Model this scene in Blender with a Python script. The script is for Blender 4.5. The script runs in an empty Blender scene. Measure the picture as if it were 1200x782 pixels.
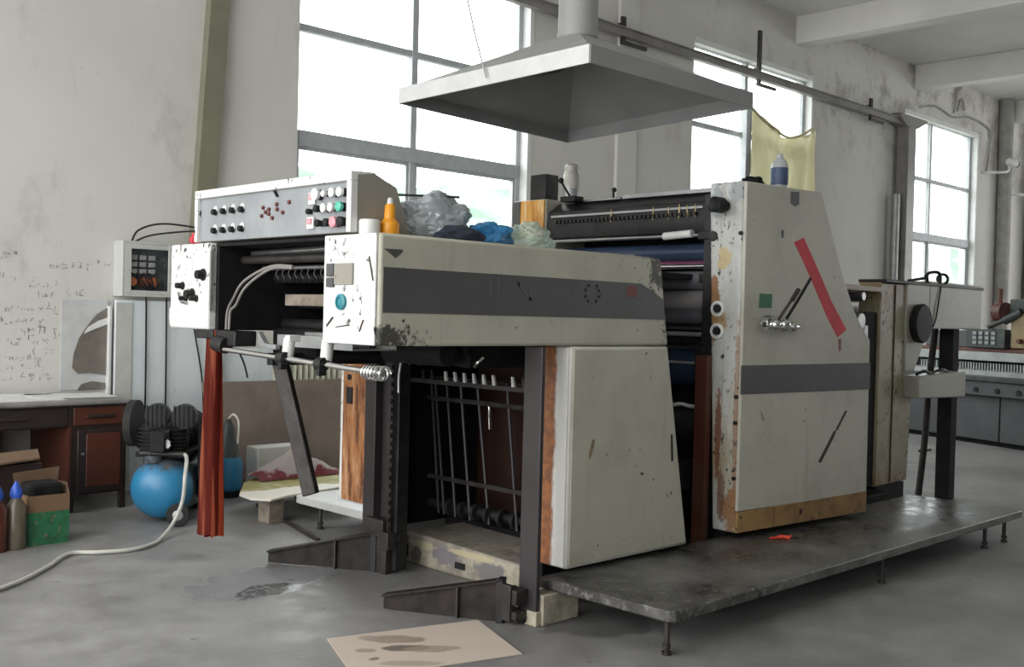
import bpy, bmesh, math, random
from mathutils import Vector, Matrix
random.seed(7)
PI = math.pi
SC = bpy.context.scene
COL = SC.collection

# ------------------------------------------------------------------ materials
class NT:
    def __init__(s, name):
        s.m = bpy.data.materials.new(name); s.m.use_nodes = True
        s.t = s.m.node_tree; s.b = s.t.nodes['Principled BSDF']
        s._p = None
    def n(s, kind, **kw):
        x = s.t.nodes.new(kind)
        for k, v in kw.items(): setattr(x, k, v)
        return x
    def l(s, a, b): s.t.links.new(a, b)
    def put(s, sock, v):
        if hasattr(v, 'links') or isinstance(v, bpy.types.NodeSocket): s.l(v, sock)
        else:
            if isinstance(v, tuple) and len(v) == 3 and len(sock.default_value) == 4: v = v + (1,)
            sock.default_value = v
    def pos(s):
        if s._p is None: s._p = s.n('ShaderNodeNewGeometry').outputs['Position']
        return s._p
    def scaled(s, sc):
        mp = s.n('ShaderNodeMapping'); mp.inputs['Scale'].default_value = sc
        s.l(s.pos(), mp.inputs['Vector']); return mp.outputs[0]
    def axis(s, i):
        x = s.n('ShaderNodeSeparateXYZ'); s.l(s.pos(), x.inputs[0]); return x.outputs[i]
    def noise(s, scale, detail=4, rough=.6, sc=(1, 1, 1)):
        x = s.n('ShaderNodeTexNoise'); x.inputs['Scale'].default_value = scale
        x.inputs['Detail'].default_value = detail; x.inputs['Roughness'].default_value = rough
        s.l(s.scaled(sc), x.inputs['Vector']); return x.outputs['Fac']
    def ramp(s, v, a, b, lo=0., hi=1.):
        x = s.n('ShaderNodeMapRange', interpolation_type='SMOOTHSTEP')
        s.put(x.inputs['Value'], v)
        x.inputs['From Min'].default_value = a; x.inputs['From Max'].default_value = b
        x.inputs['To Min'].default_value = lo; x.inputs['To Max'].default_value = hi
        return x.outputs[0]
    def math(s, op, a, b=0.):
        x = s.n('ShaderNodeMath', operation=op); s.put(x.inputs[0], a); s.put(x.inputs[1], b); return x.outputs[0]
    def mix(s, f, a, b):
        x = s.n('ShaderNodeMix', data_type='RGBA'); s.put(x.inputs[0], f); s.put(x.inputs[6], a); s.put(x.inputs[7], b)
        return x.outputs[2]
    def bump(s, h, strength=.3, dist=.01):
        x = s.n('ShaderNodeBump'); x.inputs['Strength'].default_value = strength; x.inputs['Distance'].default_value = dist
        s.l(h, x.inputs['Height']); s.l(x.outputs[0], s.b.inputs['Normal'])
    def done(s, col, rough=.6, metal=0., spec=.5):
        s.put(s.b.inputs['Base Color'], col); s.put(s.b.inputs['Roughness'], rough); s.put(s.b.inputs['Metallic'], metal)
        s.b.inputs['Specular IOR Level'].default_value = spec
        return s.m

def plain(name, col, rough=.6, metal=0., var=.18, scale=9., spec=.5):
    t = NT(name); f = t.noise(scale, 5)
    d = tuple(c * (1 - var) for c in col); e = tuple(min(1, c * (1 + var)) for c in col)
    return t.done(t.mix(t.ramp(f, .3, .7), d, e), rough, metal, spec)

def paint(name, base, dirt=(.16, .14, .10), chips=.66, chipcol=(.03, .028, .025), dirtamt=.55, rust=None, rustcol=(.34, .12, .035), rough=.42, streak=True):
    """old enamel: blotchy dirt, run marks, small dark chips; rust = list of (axis, from, to, amount)"""
    t = NT(name)
    blot = t.ramp(t.noise(2.3, 6, .65), .42, .75)
    c = t.mix(t.math('MULTIPLY', blot, dirtamt * .55), base, dirt)
    if streak:
        st = t.ramp(t.noise(14, 4, .6, (1, 1, .07)), .58, .78)
        c = t.mix(t.math('MULTIPLY', st, dirtamt * .5), c, dirt)
    if rust:
        rn = t.noise(7, 6, .7, (1.4, 1.4, .45))
        for ax, a, b, am in rust:
            g = t.ramp(t.axis(ax), a, b)
            k = t.ramp(t.math('ADD', t.math('MULTIPLY', g, .55), t.math('MULTIPLY', rn, .8)), .68, .9)
            rc = t.mix(t.ramp(t.noise(22, 5), .35, .7), tuple(x * .45 for x in rustcol), rustcol)
            c = t.mix(t.math('MULTIPLY', k, am), c, rc)
    ch = t.ramp(t.noise(34, 3, .55, (1, 1, .7)), chips, chips + .04)
    gate = t.ramp(t.noise(3.1, 3), .46, .6)
    ch = t.math('MULTIPLY', ch, gate)
    c = t.mix(ch, c, chipcol)
    t.bump(t.noise(60, 3), .06, .004)
    return t.done(c, rough)

def blobs(t, c, ia, ib, lst):
    """stains with their own ragged outline: (a, b, ra, rb, colour, amount)"""
    n = t.math('MULTIPLY', t.math('SUBTRACT', t.noise(16, 6, .7), .5), 1.9)
    A, Bx = t.axis(ia), t.axis(ib)
    for a, b, ra, rb, col, am in lst:
        da = t.math('DIVIDE', t.math('SUBTRACT', A, a), ra); db = t.math('DIVIDE', t.math('SUBTRACT', Bx, b), rb)
        d = t.math('SQRT', t.math('ADD', t.math('MULTIPLY', da, da), t.math('MULTIPLY', db, db)))
        c = t.mix(t.math('MULTIPLY', t.ramp(t.math('ADD', d, n), 1.1, .75), am), c, col)
    return c
M = {}
def front_paint():
    t = NT('chipped_tower_front'); RU = (.27, .125, .045)
    c = t.mix(t.ramp(t.noise(2.1, 5), .4, .7), (.58, .59, .57), (.42, .42, .39))
    c = t.mix(t.math('MULTIPLY', t.ramp(t.noise(26, 4, .6, (1, 1, .06)), .52, .72), .55), c, (.26, .22, .14))
    c = t.mix(t.math('MULTIPLY', t.math('MULTIPLY', t.ramp(t.axis(2), 1.5, .5), t.ramp(t.noise(9, 6, .7, (1, 1, .25)), .42, .66)), .75), c, (.33, .24, .10))
    c = blobs(t, c, 1, 2, [(3.61, 1.52, .05, .22, RU, .95), (3.56, 1.45, .05, .09, (.36, .22, .09), .8), (3.54, 1.82, .05, .07, (.55, .42, .2), .85), (3.55, .80, .025, .26, (.20, .07, .03), .9),
        (3.43, .90, .02, .6, RU, .7), (3.43, .36, .08, .14, RU, .85), (3.60, 2.15, .05, .1, (.2, .24, .27), .6), (3.47, 2.2, .06, .06, (.25, .28, .3), .6), (3.52, .45, .03, .15, (.16, .06, .025), .7)])
    ch = t.math('MULTIPLY', t.ramp(t.noise(38, 3, .6, (1, 1, .6)), .60, .64), t.ramp(t.noise(4.5, 3), .42, .58))
    c = t.mix(ch, c, (.035, .028, .022)); return t.done(c, .45)
def beam_paint():
    t = NT('peeling_base_beam'); c = t.mix(t.ramp(t.noise(6, 6, .7), .35, .65), (.20, .18, .15), (.44, .40, .31))
    c = t.mix(t.math('MULTIPLY', t.ramp(t.axis(2), .135, .16), t.ramp(t.noise(3, 4), .35, .6)), c, (.30, .265, .235))
    c = blobs(t, c, 1, 2, [(4.45, .10, .13, .06, (.17, .155, .165), .95), (4.08, .07, .12, .06, (.16, .15, .155), .95), (4.66, .13, .12, .025, (.50, .46, .30), .8), (4.25, .14, .2, .02, (.48, .42, .26), .8), (4.72, .06, .06, .05, (.10, .09, .08), .8)])
    t.bump(t.noise(20, 5), .2, .006); return t.done(c, .75)
def streak_rust(name, cols, zs=.12, sc=17):
    t = NT(name); n = t.noise(sc, 6, .7, (1, 1, zs)); n2 = t.noise(5, 5, .65, (1, 1, .5))
    c = t.mix(t.ramp(n, .36, .52), cols[0], cols[1]); c = t.mix(t.ramp(n, .53, .66), c, cols[2])
    c = t.mix(t.math('MULTIPLY', t.ramp(n2, .5, .66), .75), c, cols[0]); t.bump(n, .15, .004)
    return t.done(c, .75)
def head_paint():
    t = NT('cream_paint_grimy_corners'); base = CREAM; gr = (.025, .023, .02)
    c = t.mix(t.math('MULTIPLY', t.ramp(t.noise(2.3, 6, .65), .42, .75), .3), base, (.20, .18, .13))
    c = t.mix(t.math('MULTIPLY', t.ramp(t.noise(14, 4, .6, (1, 1, .07)), .58, .78), .3), c, (.16, .14, .10))
    n = t.noise(26, 5, .7, (1, 1, .8)); x, z = t.axis(0), t.axis(2)
    low = t.math('MULTIPLY', t.ramp(x, 3.1, 2.65), t.ramp(z, 1.47, 1.34)); end = t.math('MULTIPLY', t.ramp(x, 4.15, 4.5), t.ramp(z, 1.40, 1.72)); rim = t.math('MULTIPLY', t.ramp(x, 4.35, 4.5), .5)
    g = t.math('MAXIMUM', t.math('MAXIMUM', low, end), rim)
    k = t.ramp(t.math('ADD', t.math('MULTIPLY', g, .42), n), .74, .84)
    c = t.mix(t.math('MULTIPLY', k, .9), c, gr)
    ch = t.math('MULTIPLY', t.ramp(t.noise(34, 3, .55), .66, .70), t.ramp(t.noise(3.1, 3), .46, .6))
    c = t.mix(ch, c, gr); return t.done(c, .42)
CREAM = (.50, .48, .395)
M['paint'] = paint('cream_press_paint', CREAM)
M['paint_head'] = head_paint()
M['paint_lit_white'] = paint('lit_white_press_paint', (.76, .76, .74), chips=.60, dirtamt=.35)  # press paint whitened for faces in daylight; white fittings use it too
M['paint_rust_x'] = paint('cream_paint_rusting_inner_edge', (.66, .65, .60), rust=[(1, 3.515, 3.575, .95)], rustcol=(.40, .13, .03))
M['strip_rust'] = paint('lit_strip_rusting_inner_edge', (.80, .79, .75), chips=.70, dirtamt=.10, rust=[(1, 3.475, 3.565, .97)], streak=False, rustcol=(.40, .13, .03))  # cover paint whitened for daylight on the front, with real edge rust
M['paint_tower'] = paint('cream_paint_rusting_foot', (.50, .48, .41), chips=.70, dirtamt=.55)
M['paint_front'] = paint('worn_tower_front_paint', (.60, .61, .59), chips=.60, dirtamt=.95, rust=[(2, 1.3, .25, .55), (1, 3.46, 3.40, .5)], rustcol=(.36, .20, .07))
M['paint_feed'] = paint('yellowed_feeder_paint', (.37, .33, .225), chips=.6, dirtamt=1.4, dirt=(.13, .085, .04), rust=[(2, .7, .1, .6), (2, 1.3, 1.75, .35)])
M['paint_feed_side'] = paint('feeder_side_paint', (.38, .365, .31), chips=.69, dirtamt=.6)
M['rust_panel'] = streak_rust('heavily_rusted_panel', [(.10, .035, .015), (.36, .15, .055), (.52, .31, .17)], .16, 20)
M['front_paint'] = front_paint(); M['beam_paint'] = beam_paint()
M['rust_box'] = streak_rust('rust_streaked_box', [(.36, .13, .025), (.62, .33, .08), (.66, .52, .32)], .10, 15)
M['skirt'] = paint('ochre_skirt', (.33, .20, .075), dirt=(.11, .05, .02), chips=.62, dirtamt=2.0, rough=.5)
M['console'] = paint('console_grey_brown', (.30, .285, .245), chips=.7, dirtamt=.5)
M['stripe'] = plain('dark_grey_stripe', (.085, .085, .085), .38, 0, .10, 4)
M['letter'] = plain('faded_lettering', (.098, .098, .102), .45, 0, .1)
M['emblem'] = plain('faded_red_emblem', (.17, .05, .042), .5)
M['dark'] = plain('oily_dark_steel', (.022, .021, .022), .45, .3, .4)
M['darker'] = plain('black_grease', (.009, .009, .0095), .75, 0, .4, 9., .25)
M['iron'] = plain('dark_brown_iron', (.038, .033, .031), .5, .3, .35, 14)
M['post'] = paint('grimy_grey_post', (.040, .034, .036), dirt=(.02, .014, .014), chips=.66, dirtamt=1.0)
M['dark_arm'] = plain('dark_rusty_plate', (.022, .017, .015), .6, .1, .5, 10, .3)
M['steel'] = plain('worn_steel', (.42, .42, .42), .32, .85, .2)
M['chrome'] = plain('bright_chrome', (.75, .75, .75), .16, 1., .06)
M['galv'] = plain('galvanised_grey', (.36, .37, .37), .45, .4, .15, 6)
M['roller'] = plain('grey_rubber_roller', (.13, .135, .15), .3, .1, .2, 5)
M['roller_pale'] = plain('pale_ink_roller', (.34, .32, .32), .3, .2, .15, 5)
M['roller_blue'] = plain('blue_blanket_roller', (.03, .048, .09), .3, .1, .25, 5)
M['roller_mag'] = plain('magenta_inked_roller', (.16, .05, .10), .25, .1, .25, 5)
M['black'] = plain('black_plastic', (.013, .013, .014), .6, 0, .18, 9., .3)
M['white_pl'] = plain('white_plastic', (.72, .72, .70), .4, 0, .05)
M['pink'] = plain('pink_switch', (.72, .30, .34), .4, 0, .1)
M['red_lamp'] = plain('dark_red_lamp', (.12, .022, .016), .3)
M['teal'] = plain('teal_button', (.03, .22, .27), .35)
M['green_b'] = plain('green_button', (.10, .50, .36), .35)
M['panel_grey'] = plain('control_plate', (.30, .315, .33), .5, .1, .1, 5)
M['wood'] = paint('worn_wooden_bar', (.34, .26, .18), dirt=(.12, .08, .05), chips=.66, streak=False)
M['bar_wood'] = plain('grey_brown_bar', (.21, .175, .14), .7, 0, .3, 14)
M['red_tape'] = plain('red_tape', (.55, .035, .055), .5, 0, .12)
M['green_st'] = plain('green_sticker', (.05, .16, .09), .5)
M['spot_brown'] = plain('brown_spot', (.24, .19, .12), .7, 0, .4, 40)
M['scratch'] = plain('bare_scratch', (.05, .03, .02), .7)
M['scratch_pale'] = plain('rust_scratch', (.30, .16, .08), .7)

def deck_mat():
    t = NT('wet_checker_plate')
    w = t.n('ShaderNodeTexBrick'); w.inputs['Scale'].default_value = 26; w.inputs['Mortar Size'].default_value = .022
    w.inputs['Color1'].default_value = w.inputs['Color2'].default_value = (0, 0, 0, 1); w.inputs['Mortar'].default_value = (1, 1, 1, 1)
    mp = t.n('ShaderNodeMapping'); mp.inputs['Rotation'].default_value = (0, 0, PI / 4); t.l(t.pos(), mp.inputs[0]); t.l(mp.outputs[0], w.inputs['Vector'])
    f = t.noise(2.2, 6, .65)
    c = t.mix(t.ramp(f, .35, .65), (.06, .058, .056), (.20, .195, .185))
    c = t.mix(t.ramp(t.noise(26, 4), .5, .75), c, (.27, .265, .25))
    t.bump(w.outputs['Fac'], .35, .004)
    return t.done(c, t.ramp(f, .3, .7, .22, .55), .35)
M['deck'] = deck_mat()
M['deck_pale'] = paint('scuffed_pale_plate', (.50, .50, .50), dirt=(.2, .2, .2), chips=.66, streak=False)

def floor_mat():
    t = NT('oil_stained_concrete')
    big = t.ramp(t.noise(.7, 6, .6), .3, .7); mid = t.ramp(t.noise(3.4, 7, .65), .35, .72)
    c = t.mix(big, (.19, .188, .187), (.34, .335, .33))
    c = t.mix(t.math('MULTIPLY', mid, .55), c, (.14, .137, .135))
    c = t.mix(t.math('MULTIPLY', t.ramp(t.noise(22, 5), .55, .75), .35), c, (.36, .36, .35))
    c = t.mix(t.math('MULTIPLY', t.ramp(t.noise(9, 6, .7), .62, .72), .6), c, (.07, .068, .066))
    # spilled oil puddle beside the sheet lift, its bright sheen painted in pale colour
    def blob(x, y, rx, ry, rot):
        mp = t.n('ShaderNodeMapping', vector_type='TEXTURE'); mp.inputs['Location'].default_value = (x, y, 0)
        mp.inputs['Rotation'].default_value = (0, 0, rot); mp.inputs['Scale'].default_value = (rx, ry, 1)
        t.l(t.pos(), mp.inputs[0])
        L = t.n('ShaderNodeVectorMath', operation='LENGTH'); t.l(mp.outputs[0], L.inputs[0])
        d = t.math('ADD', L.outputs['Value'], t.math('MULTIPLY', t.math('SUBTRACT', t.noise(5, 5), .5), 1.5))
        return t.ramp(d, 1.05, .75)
    wet_sheen = blob(3.02, 4.95, .50, .28, .1)
    oil = blob(2.95, 4.78, .22, .11, .3)
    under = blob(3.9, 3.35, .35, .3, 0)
    c = t.mix(t.math('MULTIPLY', wet_sheen, .55), c, (.36, .37, .405))
    c = t.mix(t.math('MULTIPLY', oil, t.ramp(t.noise(30, 4), .38, .55, .35, .95)), c, (.03, .03, .034))
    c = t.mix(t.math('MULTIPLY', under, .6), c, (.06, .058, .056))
    r = t.math('SUBTRACT', t.ramp(mid, 0, 1, .62, .42), t.math('MULTIPLY', wet_sheen, .40))
    t.bump(t.noise(30, 5), .1, .004)
    return t.done(c, r)
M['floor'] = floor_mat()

def wall_mat():
    t = NT('stained_plaster')
    c = t.mix(t.ramp(t.noise(.45, 4), .3, .7), (.62, .60, .565), (.71, .69, .655))
    c = t.mix(t.math('MULTIPLY', t.ramp(t.noise(1.5, 7, .7, (1, 1, .6)), .55, .78), .5), c, (.33, .30, .28))
    c = t.mix(t.math('MULTIPLY', t.ramp(t.noise(10, 5, .6, (1, 1, .15)), .6, .8), .18), c, (.34, .30, .26))
    c = t.mix(t.math('MULTIPLY', t.ramp(t.noise(28, 4, .6), .70, .74), .6), c, (.20, .19, .18))
    # scuffed dark patches round the far piers
    g = t.math('MULTIPLY', t.ramp(t.axis(0), 12.5, 15.2), t.ramp(t.axis(2), 3.6, 5.0))
    k = t.math('MULTIPLY', g, t.ramp(t.noise(1.7, 7, .72), .47, .64))
    c = t.mix(t.math('MULTIPLY', k, .6), c, (.24, .215, .20))
    t.bump(t.noise(5, 6), .12, .02)
    return t.done(c, .85, 0, .2)
M['wall'] = wall_mat()
M['wall_dark'] = plain('dim_green_grey_wall', (.20, .215, .20), .9, 0, .12, 1.5)  # for unseen walls, tone kept dark to cut bounced light
M['ceil'] = plain('ceiling_whitewash', (.74, .725, .695), .9, 0, .06, 1.2)
M['reveal'] = plain('white_reveal', (.74, .74, .73), .7, 0, .05)
M['frame'] = plain('grey_window_frame', (.46, .48, .50), .5, .1, .08)
M['duct_olive'] = plain('olive_grey_paint', (.205, .20, .145), .55, 0, .10, 2)

def glass():
    t = NT('window_glass'); tr = t.n('ShaderNodeBsdfTransparent'); gl = t.n('ShaderNodeBsdfGlossy'); gl.inputs['Roughness'].default_value = .02
    tr.inputs['Color'].default_value = (.93, .96, .96, 1)
    fr = t.n('ShaderNodeLayerWeight'); fr.inputs['Blend'].default_value = .5
    fc_ = t.math('ADD', .03, t.math('MULTIPLY', t.math('POWER', fr.outputs['Facing'], 4.), .35))
    mx = t.n('ShaderNodeMixShader'); t.l(fc_, mx.inputs[0]); t.l(tr.outputs[0], mx.inputs[1]); t.l(gl.outputs[0], mx.inputs[2])
    t.l(mx.outputs[0], t.t.nodes['Material Output'].inputs['Surface']); return t.m
M['glass'] = glass()
def film(name, col, alpha):
    t = NT(name); t.b.inputs['Alpha'].default_value = alpha
    return t.done(col, .18, 0, .8)
M['plastic_bag'] = film('clear_plastic_bag', (.40, .43, .46), .86)
M['plastic_green'] = film('pale_plastic_wrap', (.55, .68, .60), .6)

M['hood_out'] = plain('hood_sheet_metal', (.32, .32, .315), .6, .1, .06, 3)
M['hood_lit_rim'] = plain('hood_rim_lit_side', (.64, .64, .64), .45, .1, .05)  # same hood metal, lightened to paint daylight on one rim side
M['cloth_red'] = None
def cloth(name, a, b, scale=30, sc=(1, 1, .05)):
    t = NT(name); c = t.mix(t.ramp(t.noise(scale, 3, .5, sc), .44, .56), a, b); return t.done(c, .85, 0, .2)
M['cloth_red'] = cloth('red_brown_cloth', (.22, .035, .025), (.62, .19, .10), 19)  # bright and dark stripes put fold light and shade into the cloth colour
def thin_cloth():
    t = NT('olive_curtain'); c = t.mix(t.ramp(t.noise(6, 3, .5, (1, 1, .2)), .35, .7), (.50, .47, .32), (.56, .53, .38)); t.done(c, .9, 0, .1)
    tl = t.n('ShaderNodeBsdfTranslucent'); t.put(tl.inputs['Color'], c); mx = t.n('ShaderNodeMixShader'); mx.inputs[0].default_value = .45
    t.l(t.b.outputs[0], mx.inputs[1]); t.l(tl.outputs[0], mx.inputs[2]); t.l(mx.outputs[0], t.t.nodes['Material Output'].inputs['Surface']); return t.m
M['cloth_olive'] = thin_cloth()
M['desk_red'] = paint('red_brown_desk_varnish', (.10, .032, .02), dirt=(.03, .016, .013), chips=.7, chipcol=(.3, .2, .15), dirtamt=.8, rough=.4)
M['desk_dark'] = paint('dark_desk_varnish', (.032, .022, .02), dirt=(.015, .012, .011), chips=.72, chipcol=(.2, .14, .1), rough=.4)
M['desk_top'] = plain('grey_desk_top', (.24, .23, .225), .45, 0, .25, 5)
M['paper'] = plain('white_paper', (.76, .76, .75), .8, 0, .04)
M['paper_grey'] = plain('wall_paper_sheet', (.60, .605, .61), .8, 0, .06)
M['poster'] = paint('torn_brown_poster', (.24, .215, .185), dirt=(.09, .08, .07), chips=.63, dirtamt=1.0)
M['ink'] = plain('faded_pen_marks', (.27, .27, .275), .9)
M['blue_tank'] = paint('chipped_blue_tank', (.03, .22, .42), dirt=(.025, .07, .11), chips=.60, chipcol=(.10, .08, .06), rust=[(2, .24, .44, .85)], rustcol=(.14, .11, .08), streak=False, rough=.35)
M['tank_side'] = paint('dusty_tank_side', (.035, .065, .085), dirt=(.06, .055, .05), chips=.62, chipcol=(.15, .12, .09), dirtamt=1.4, streak=False)
M['motor'] = plain('dusty_black_motor', (.014, .014, .014), .7, .1, .5, 12, .3)
M['rubber'] = plain('black_rubber', (.02, .02, .02), .8)
M['hose'] = plain('grey_white_hose', (.58, .57, .53), .5, 0, .08)
M['cardboard'] = paint('brown_cardboard', (.19, .12, .075), dirt=(.12, .07, .04), chips=.74, streak=False, rough=.85)
def greenbox():
    t = NT('green_printed_carton'); z = t.axis(2)
    n1 = t.noise(16, 3); g = t.mix(t.ramp(n1, .42, .5), (.03, .12, .055), (.025, .17, .075))
    g = t.mix(t.ramp(t.noise(20, 2), .60, .66), g, (.20, .15, .09))
    top = t.ramp(z, .195, .205)
    return t.done(t.mix(top, g, (.21, .125, .07)), .8)
M['carton'] = greenbox()
M['bluecap'] = plain('blue_plastic_cap', (.03, .10, .52), .4)
M['amber'] = plain('dark_amber_bottle', (.10, .028, .018), .25)
M['olive_b'] = plain('murky_bottle', (.13, .11, .08), .3)
M['orange'] = plain('orange_bottle', (.78, .32, .02), .35, 0, .06)
M['blue_bag'] = plain('blue_plastic', (.04, .20, .42), .3, 0, .25)
M['dark_rag'] = plain('dark_blue_rag', (.03, .037, .06), .8)
M['label_blue'] = plain('navy_label', (.05, .075, .14), .5)
M['cream_jar'] = plain('cream_jar', (.58, .56, .50), .35, 0, .25, 12)
M['clear_b'] = film('milky_bottle', (.52, .54, .55), .8)
M['elec'] = plain('grey_white_box', (.56, .565, .54), .5, 0, .05)
M['elec_in'] = plain('box_inside', (.10, .12, .12), .6, 0, .4, 20)
M['copper'] = plain('orange_coils', (.42, .12, .05), .5)
M['sheet'] = paint('pale_blue_sheet', (.78, .83, .86), dirt=(.48, .53, .57), chips=.67, dirtamt=.6, rough=.4)
M['sheet_cream'] = paint('corrugated_cream', (.50, .50, .40), dirt=(.25, .24, .18), chips=.70, rough=.7)
M['hardboard'] = paint('brown_hardboard', (.205, .165, .135), dirt=(.09, .07, .06), chips=.68, chipcol=(.3, .2, .13), dirtamt=.8, rough=.85)
def board_mat():
    t = NT('paint_stained_board'); y = t.axis(1)
    k = t.ramp(t.math('ADD', t.math('ADD', y, t.math('MULTIPLY', t.axis(0), .1)), t.math('MULTIPLY', t.noise(4, 4), .35)), 6.98, 7.03)
    return t.done(t.mix(k, (.66, .63, .55), t.mix(t.ramp(t.noise(9, 4), .5, .6), (.25, .22, .04), (.36, .33, .16))), .6)
M['board'] = board_mat()
def sheet_mat():
    t = NT('oil_marked_card')
    c = (.62, .53, .46)
    def blob(x, y, rx, ry, rot, nz=.9):
        mp = t.n('ShaderNodeMapping', vector_type='TEXTURE'); mp.inputs['Location'].default_value = (x, y, 0)
        mp.inputs['Rotation'].default_value = (0, 0, rot); mp.inputs['Scale'].default_value = (rx, ry, 1); t.l(t.pos(), mp.inputs[0])
        L = t.n('ShaderNodeVectorMath', operation='LENGTH'); t.l(mp.outputs[0], L.inputs[0])
        return t.ramp(t.math('ADD', L.outputs['Value'], t.math('MULTIPLY', t.math('SUBTRACT', t.noise(11, 5), .5), nz)), 1.05, .8)
    for (x, y, rx, ry, rot, col, am) in [(2.93, 3.68, .14, .06, -.75, (.26, .21, .16), .85), (2.89, 3.55, .11, .045, -.6, (.15, .125, .10), .95), (2.97, 3.47, .13, .05, -.6, (.34, .28, .22), .8),
                                         (2.85, 3.78, .035, .03, 0, (.33, .27, .22), .8), (2.74, 3.63, .05, .03, -.7, (.30, .25, .2), .8), (2.70, 3.52, .03, .02, 0, (.12, .1, .08), .8), (2.78, 3.38, .14, .035, -.7, (.36, .3, .24), .7)]:
        c = t.mix(t.math('MULTIPLY', blob(x, y, rx, ry, rot), am), c, col)
    c = t.mix(t.math('MULTIPLY', t.ramp(t.noise(2.5, 4), .4, .7), .3), c, (.60, .49, .42))
    return t.done(c, .8)
M['card'] = sheet_mat()
def bag_print():
    t = NT('pink_printed_bag'); z = t.axis(2)
    k = t.ramp(t.math('ADD', z, t.math('MULTIPLY', t.math('SUBTRACT', t.noise(9, 4), .5), .22)), .262, .235)
    return t.done(t.mix(k, (.62, .55, .53), (.28, .06, .08)), .7)
M['bag_print'] = bag_print()
M['floor_red'] = plain('red_plastic', (.70, .06, .03), .4)
M['cut_grey'] = plain('cutter_grey', (.075, .077, .083), .5, .1, .1, 3)
M['cut_cream'] = plain('cutter_yellow_cream', (.27, .20, .105), .5, 0, .12, 4)
M['cut_dark'] = plain('cutter_dark_green_grey', (.05, .056, .055), .5, .2, .2)
M['cut_red'] = plain('cutter_dark_red', (.12, .04, .03), .5)
M['pipe_dark'] = paint('grimy_grey_pipe', (.24, .225, .21), dirt=(.08, .07, .06), chips=.66, dirtamt=1.0)
M['wallcol'] = plain('weathered_pipe', (.34, .33, .31), .7, 0, .2, 3)
def hill():
    t = NT('hazy_hillside'); c = t.mix(t.ramp(t.noise(.25, 5), .4, .6), (.12, .17, .135), (.21, .26, .22)); return t.done(c, .95, 0, .1)
M['hill'] = hill()
M['yard'] = plain('outside_ground', (.30, .30, .28), .95)

# ------------------------------------------------------------------ geometry helpers
def B(): return bmesh.new()
def box(bm, x0, x1, y0, y1, z0, z1):
    r = bmesh.ops.create_cube(bm, size=1)
    bmesh.ops.transform(bm, matrix=Matrix.Translation(((x0 + x1) / 2, (y0 + y1) / 2, (z0 + z1) / 2)) @ Matrix.Diagonal((abs(x1 - x0), abs(y1 - y0), abs(z1 - z0), 1)), verts=r['verts'])
    return bm
def rbox(bm, c, size, m3):
    """box of a size, centred at c, axes = columns of m3"""
    r = bmesh.ops.create_cube(bm, size=1)
    bmesh.ops.transform(bm, matrix=Matrix.Translation(c) @ m3.to_4x4() @ Matrix.Diagonal((size[0], size[1], size[2], 1)), verts=r['verts']); return bm
def loft(bm, A, Bv):
    """closed solid between two polygons of 3-D points"""
    a = [bm.verts.new(p) for p in A]; b = [bm.verts.new(p) for p in Bv]; n = len(a)
    bm.faces.new(a); bm.faces.new(list(reversed(b)))
    for i in range(n): bm.faces.new((a[i], b[i], b[(i + 1) % n], a[(i + 1) % n]))
    bmesh.ops.recalc_face_normals(bm, faces=bm.faces); return bm
def prism(bm, P, v):
    v = Vector(v); return loft(bm, [Vector(p) for p in P], [Vector(p) + v for p in P])
def prismY(bm, xz, y0, y1): return loft(bm, [(x, y0, z) for x, z in xz], [(x, y1, z) for x, z in xz])
def prismX(bm, yz, x0, x1): return loft(bm, [(x0, y, z) for y, z in yz], [(x1, y, z) for y, z in yz])
def cyl(bm, p0, p1, r, r1=None, n=16):
    p0 = Vector(p0); p1 = Vector(p1); d = p1 - p0
    q = d.to_track_quat('Z', 'Y').to_matrix().to_4x4()
    bmesh.ops.create_cone(bm, cap_ends=True, segments=n, radius1=r, radius2=r if r1 is None else r1, depth=d.length,
                          matrix=Matrix.Translation((p0 + p1) / 2) @ q); return bm
def crom(pts, k=6):
    P = [Vector(p) for p in pts]; out = []
    for i in range(len(P) - 1):
        a = P[max(i - 1, 0)]; b = P[i]; c = P[i + 1]; d = P[min(i + 2, len(P) - 1)]
        for j in range(k):
            t = j / k
            out.append(.5 * ((2 * b) + (c - a) * t + (2 * a - 5 * b + 4 * c - d) * t * t + (3 * b - a - 3 * c + d) * t ** 3))
    out.append(P[-1]); return out
def tube(bm, pts, r, n=8, smooth=True, k=6):
    P = crom(pts, k) if smooth else [Vector(p) for p in pts]
    rings = []; up = Vector((0, 0, 1))
    for i, p in enumerate(P):
        d = (P[min(i + 1, len(P) - 1)] - P[max(i - 1, 0)]).normalized()
        if abs(d.dot(up)) > .95: up = Vector((1, .3, 0)) if abs(d.z) > .7 else Vector((0, 0, 1))
        s = d.cross(up).normalized(); t = s.cross(d).normalized(); up = t
        rings.append([bm.verts.new(p + (s * math.cos(a) + t * math.sin(a)) * r) for a in [2 * PI * j / n for j in range(n)]])
    for a, b in zip(rings, rings[1:]):
        for j in range(n): bm.faces.new((a[j], a[(j + 1) % n], b[(j + 1) % n], b[j]))
    bm.faces.new(list(reversed(rings[0]))); bm.faces.new(rings[-1])
    bmesh.ops.recalc_face_normals(bm, faces=bm.faces); return bm
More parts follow.
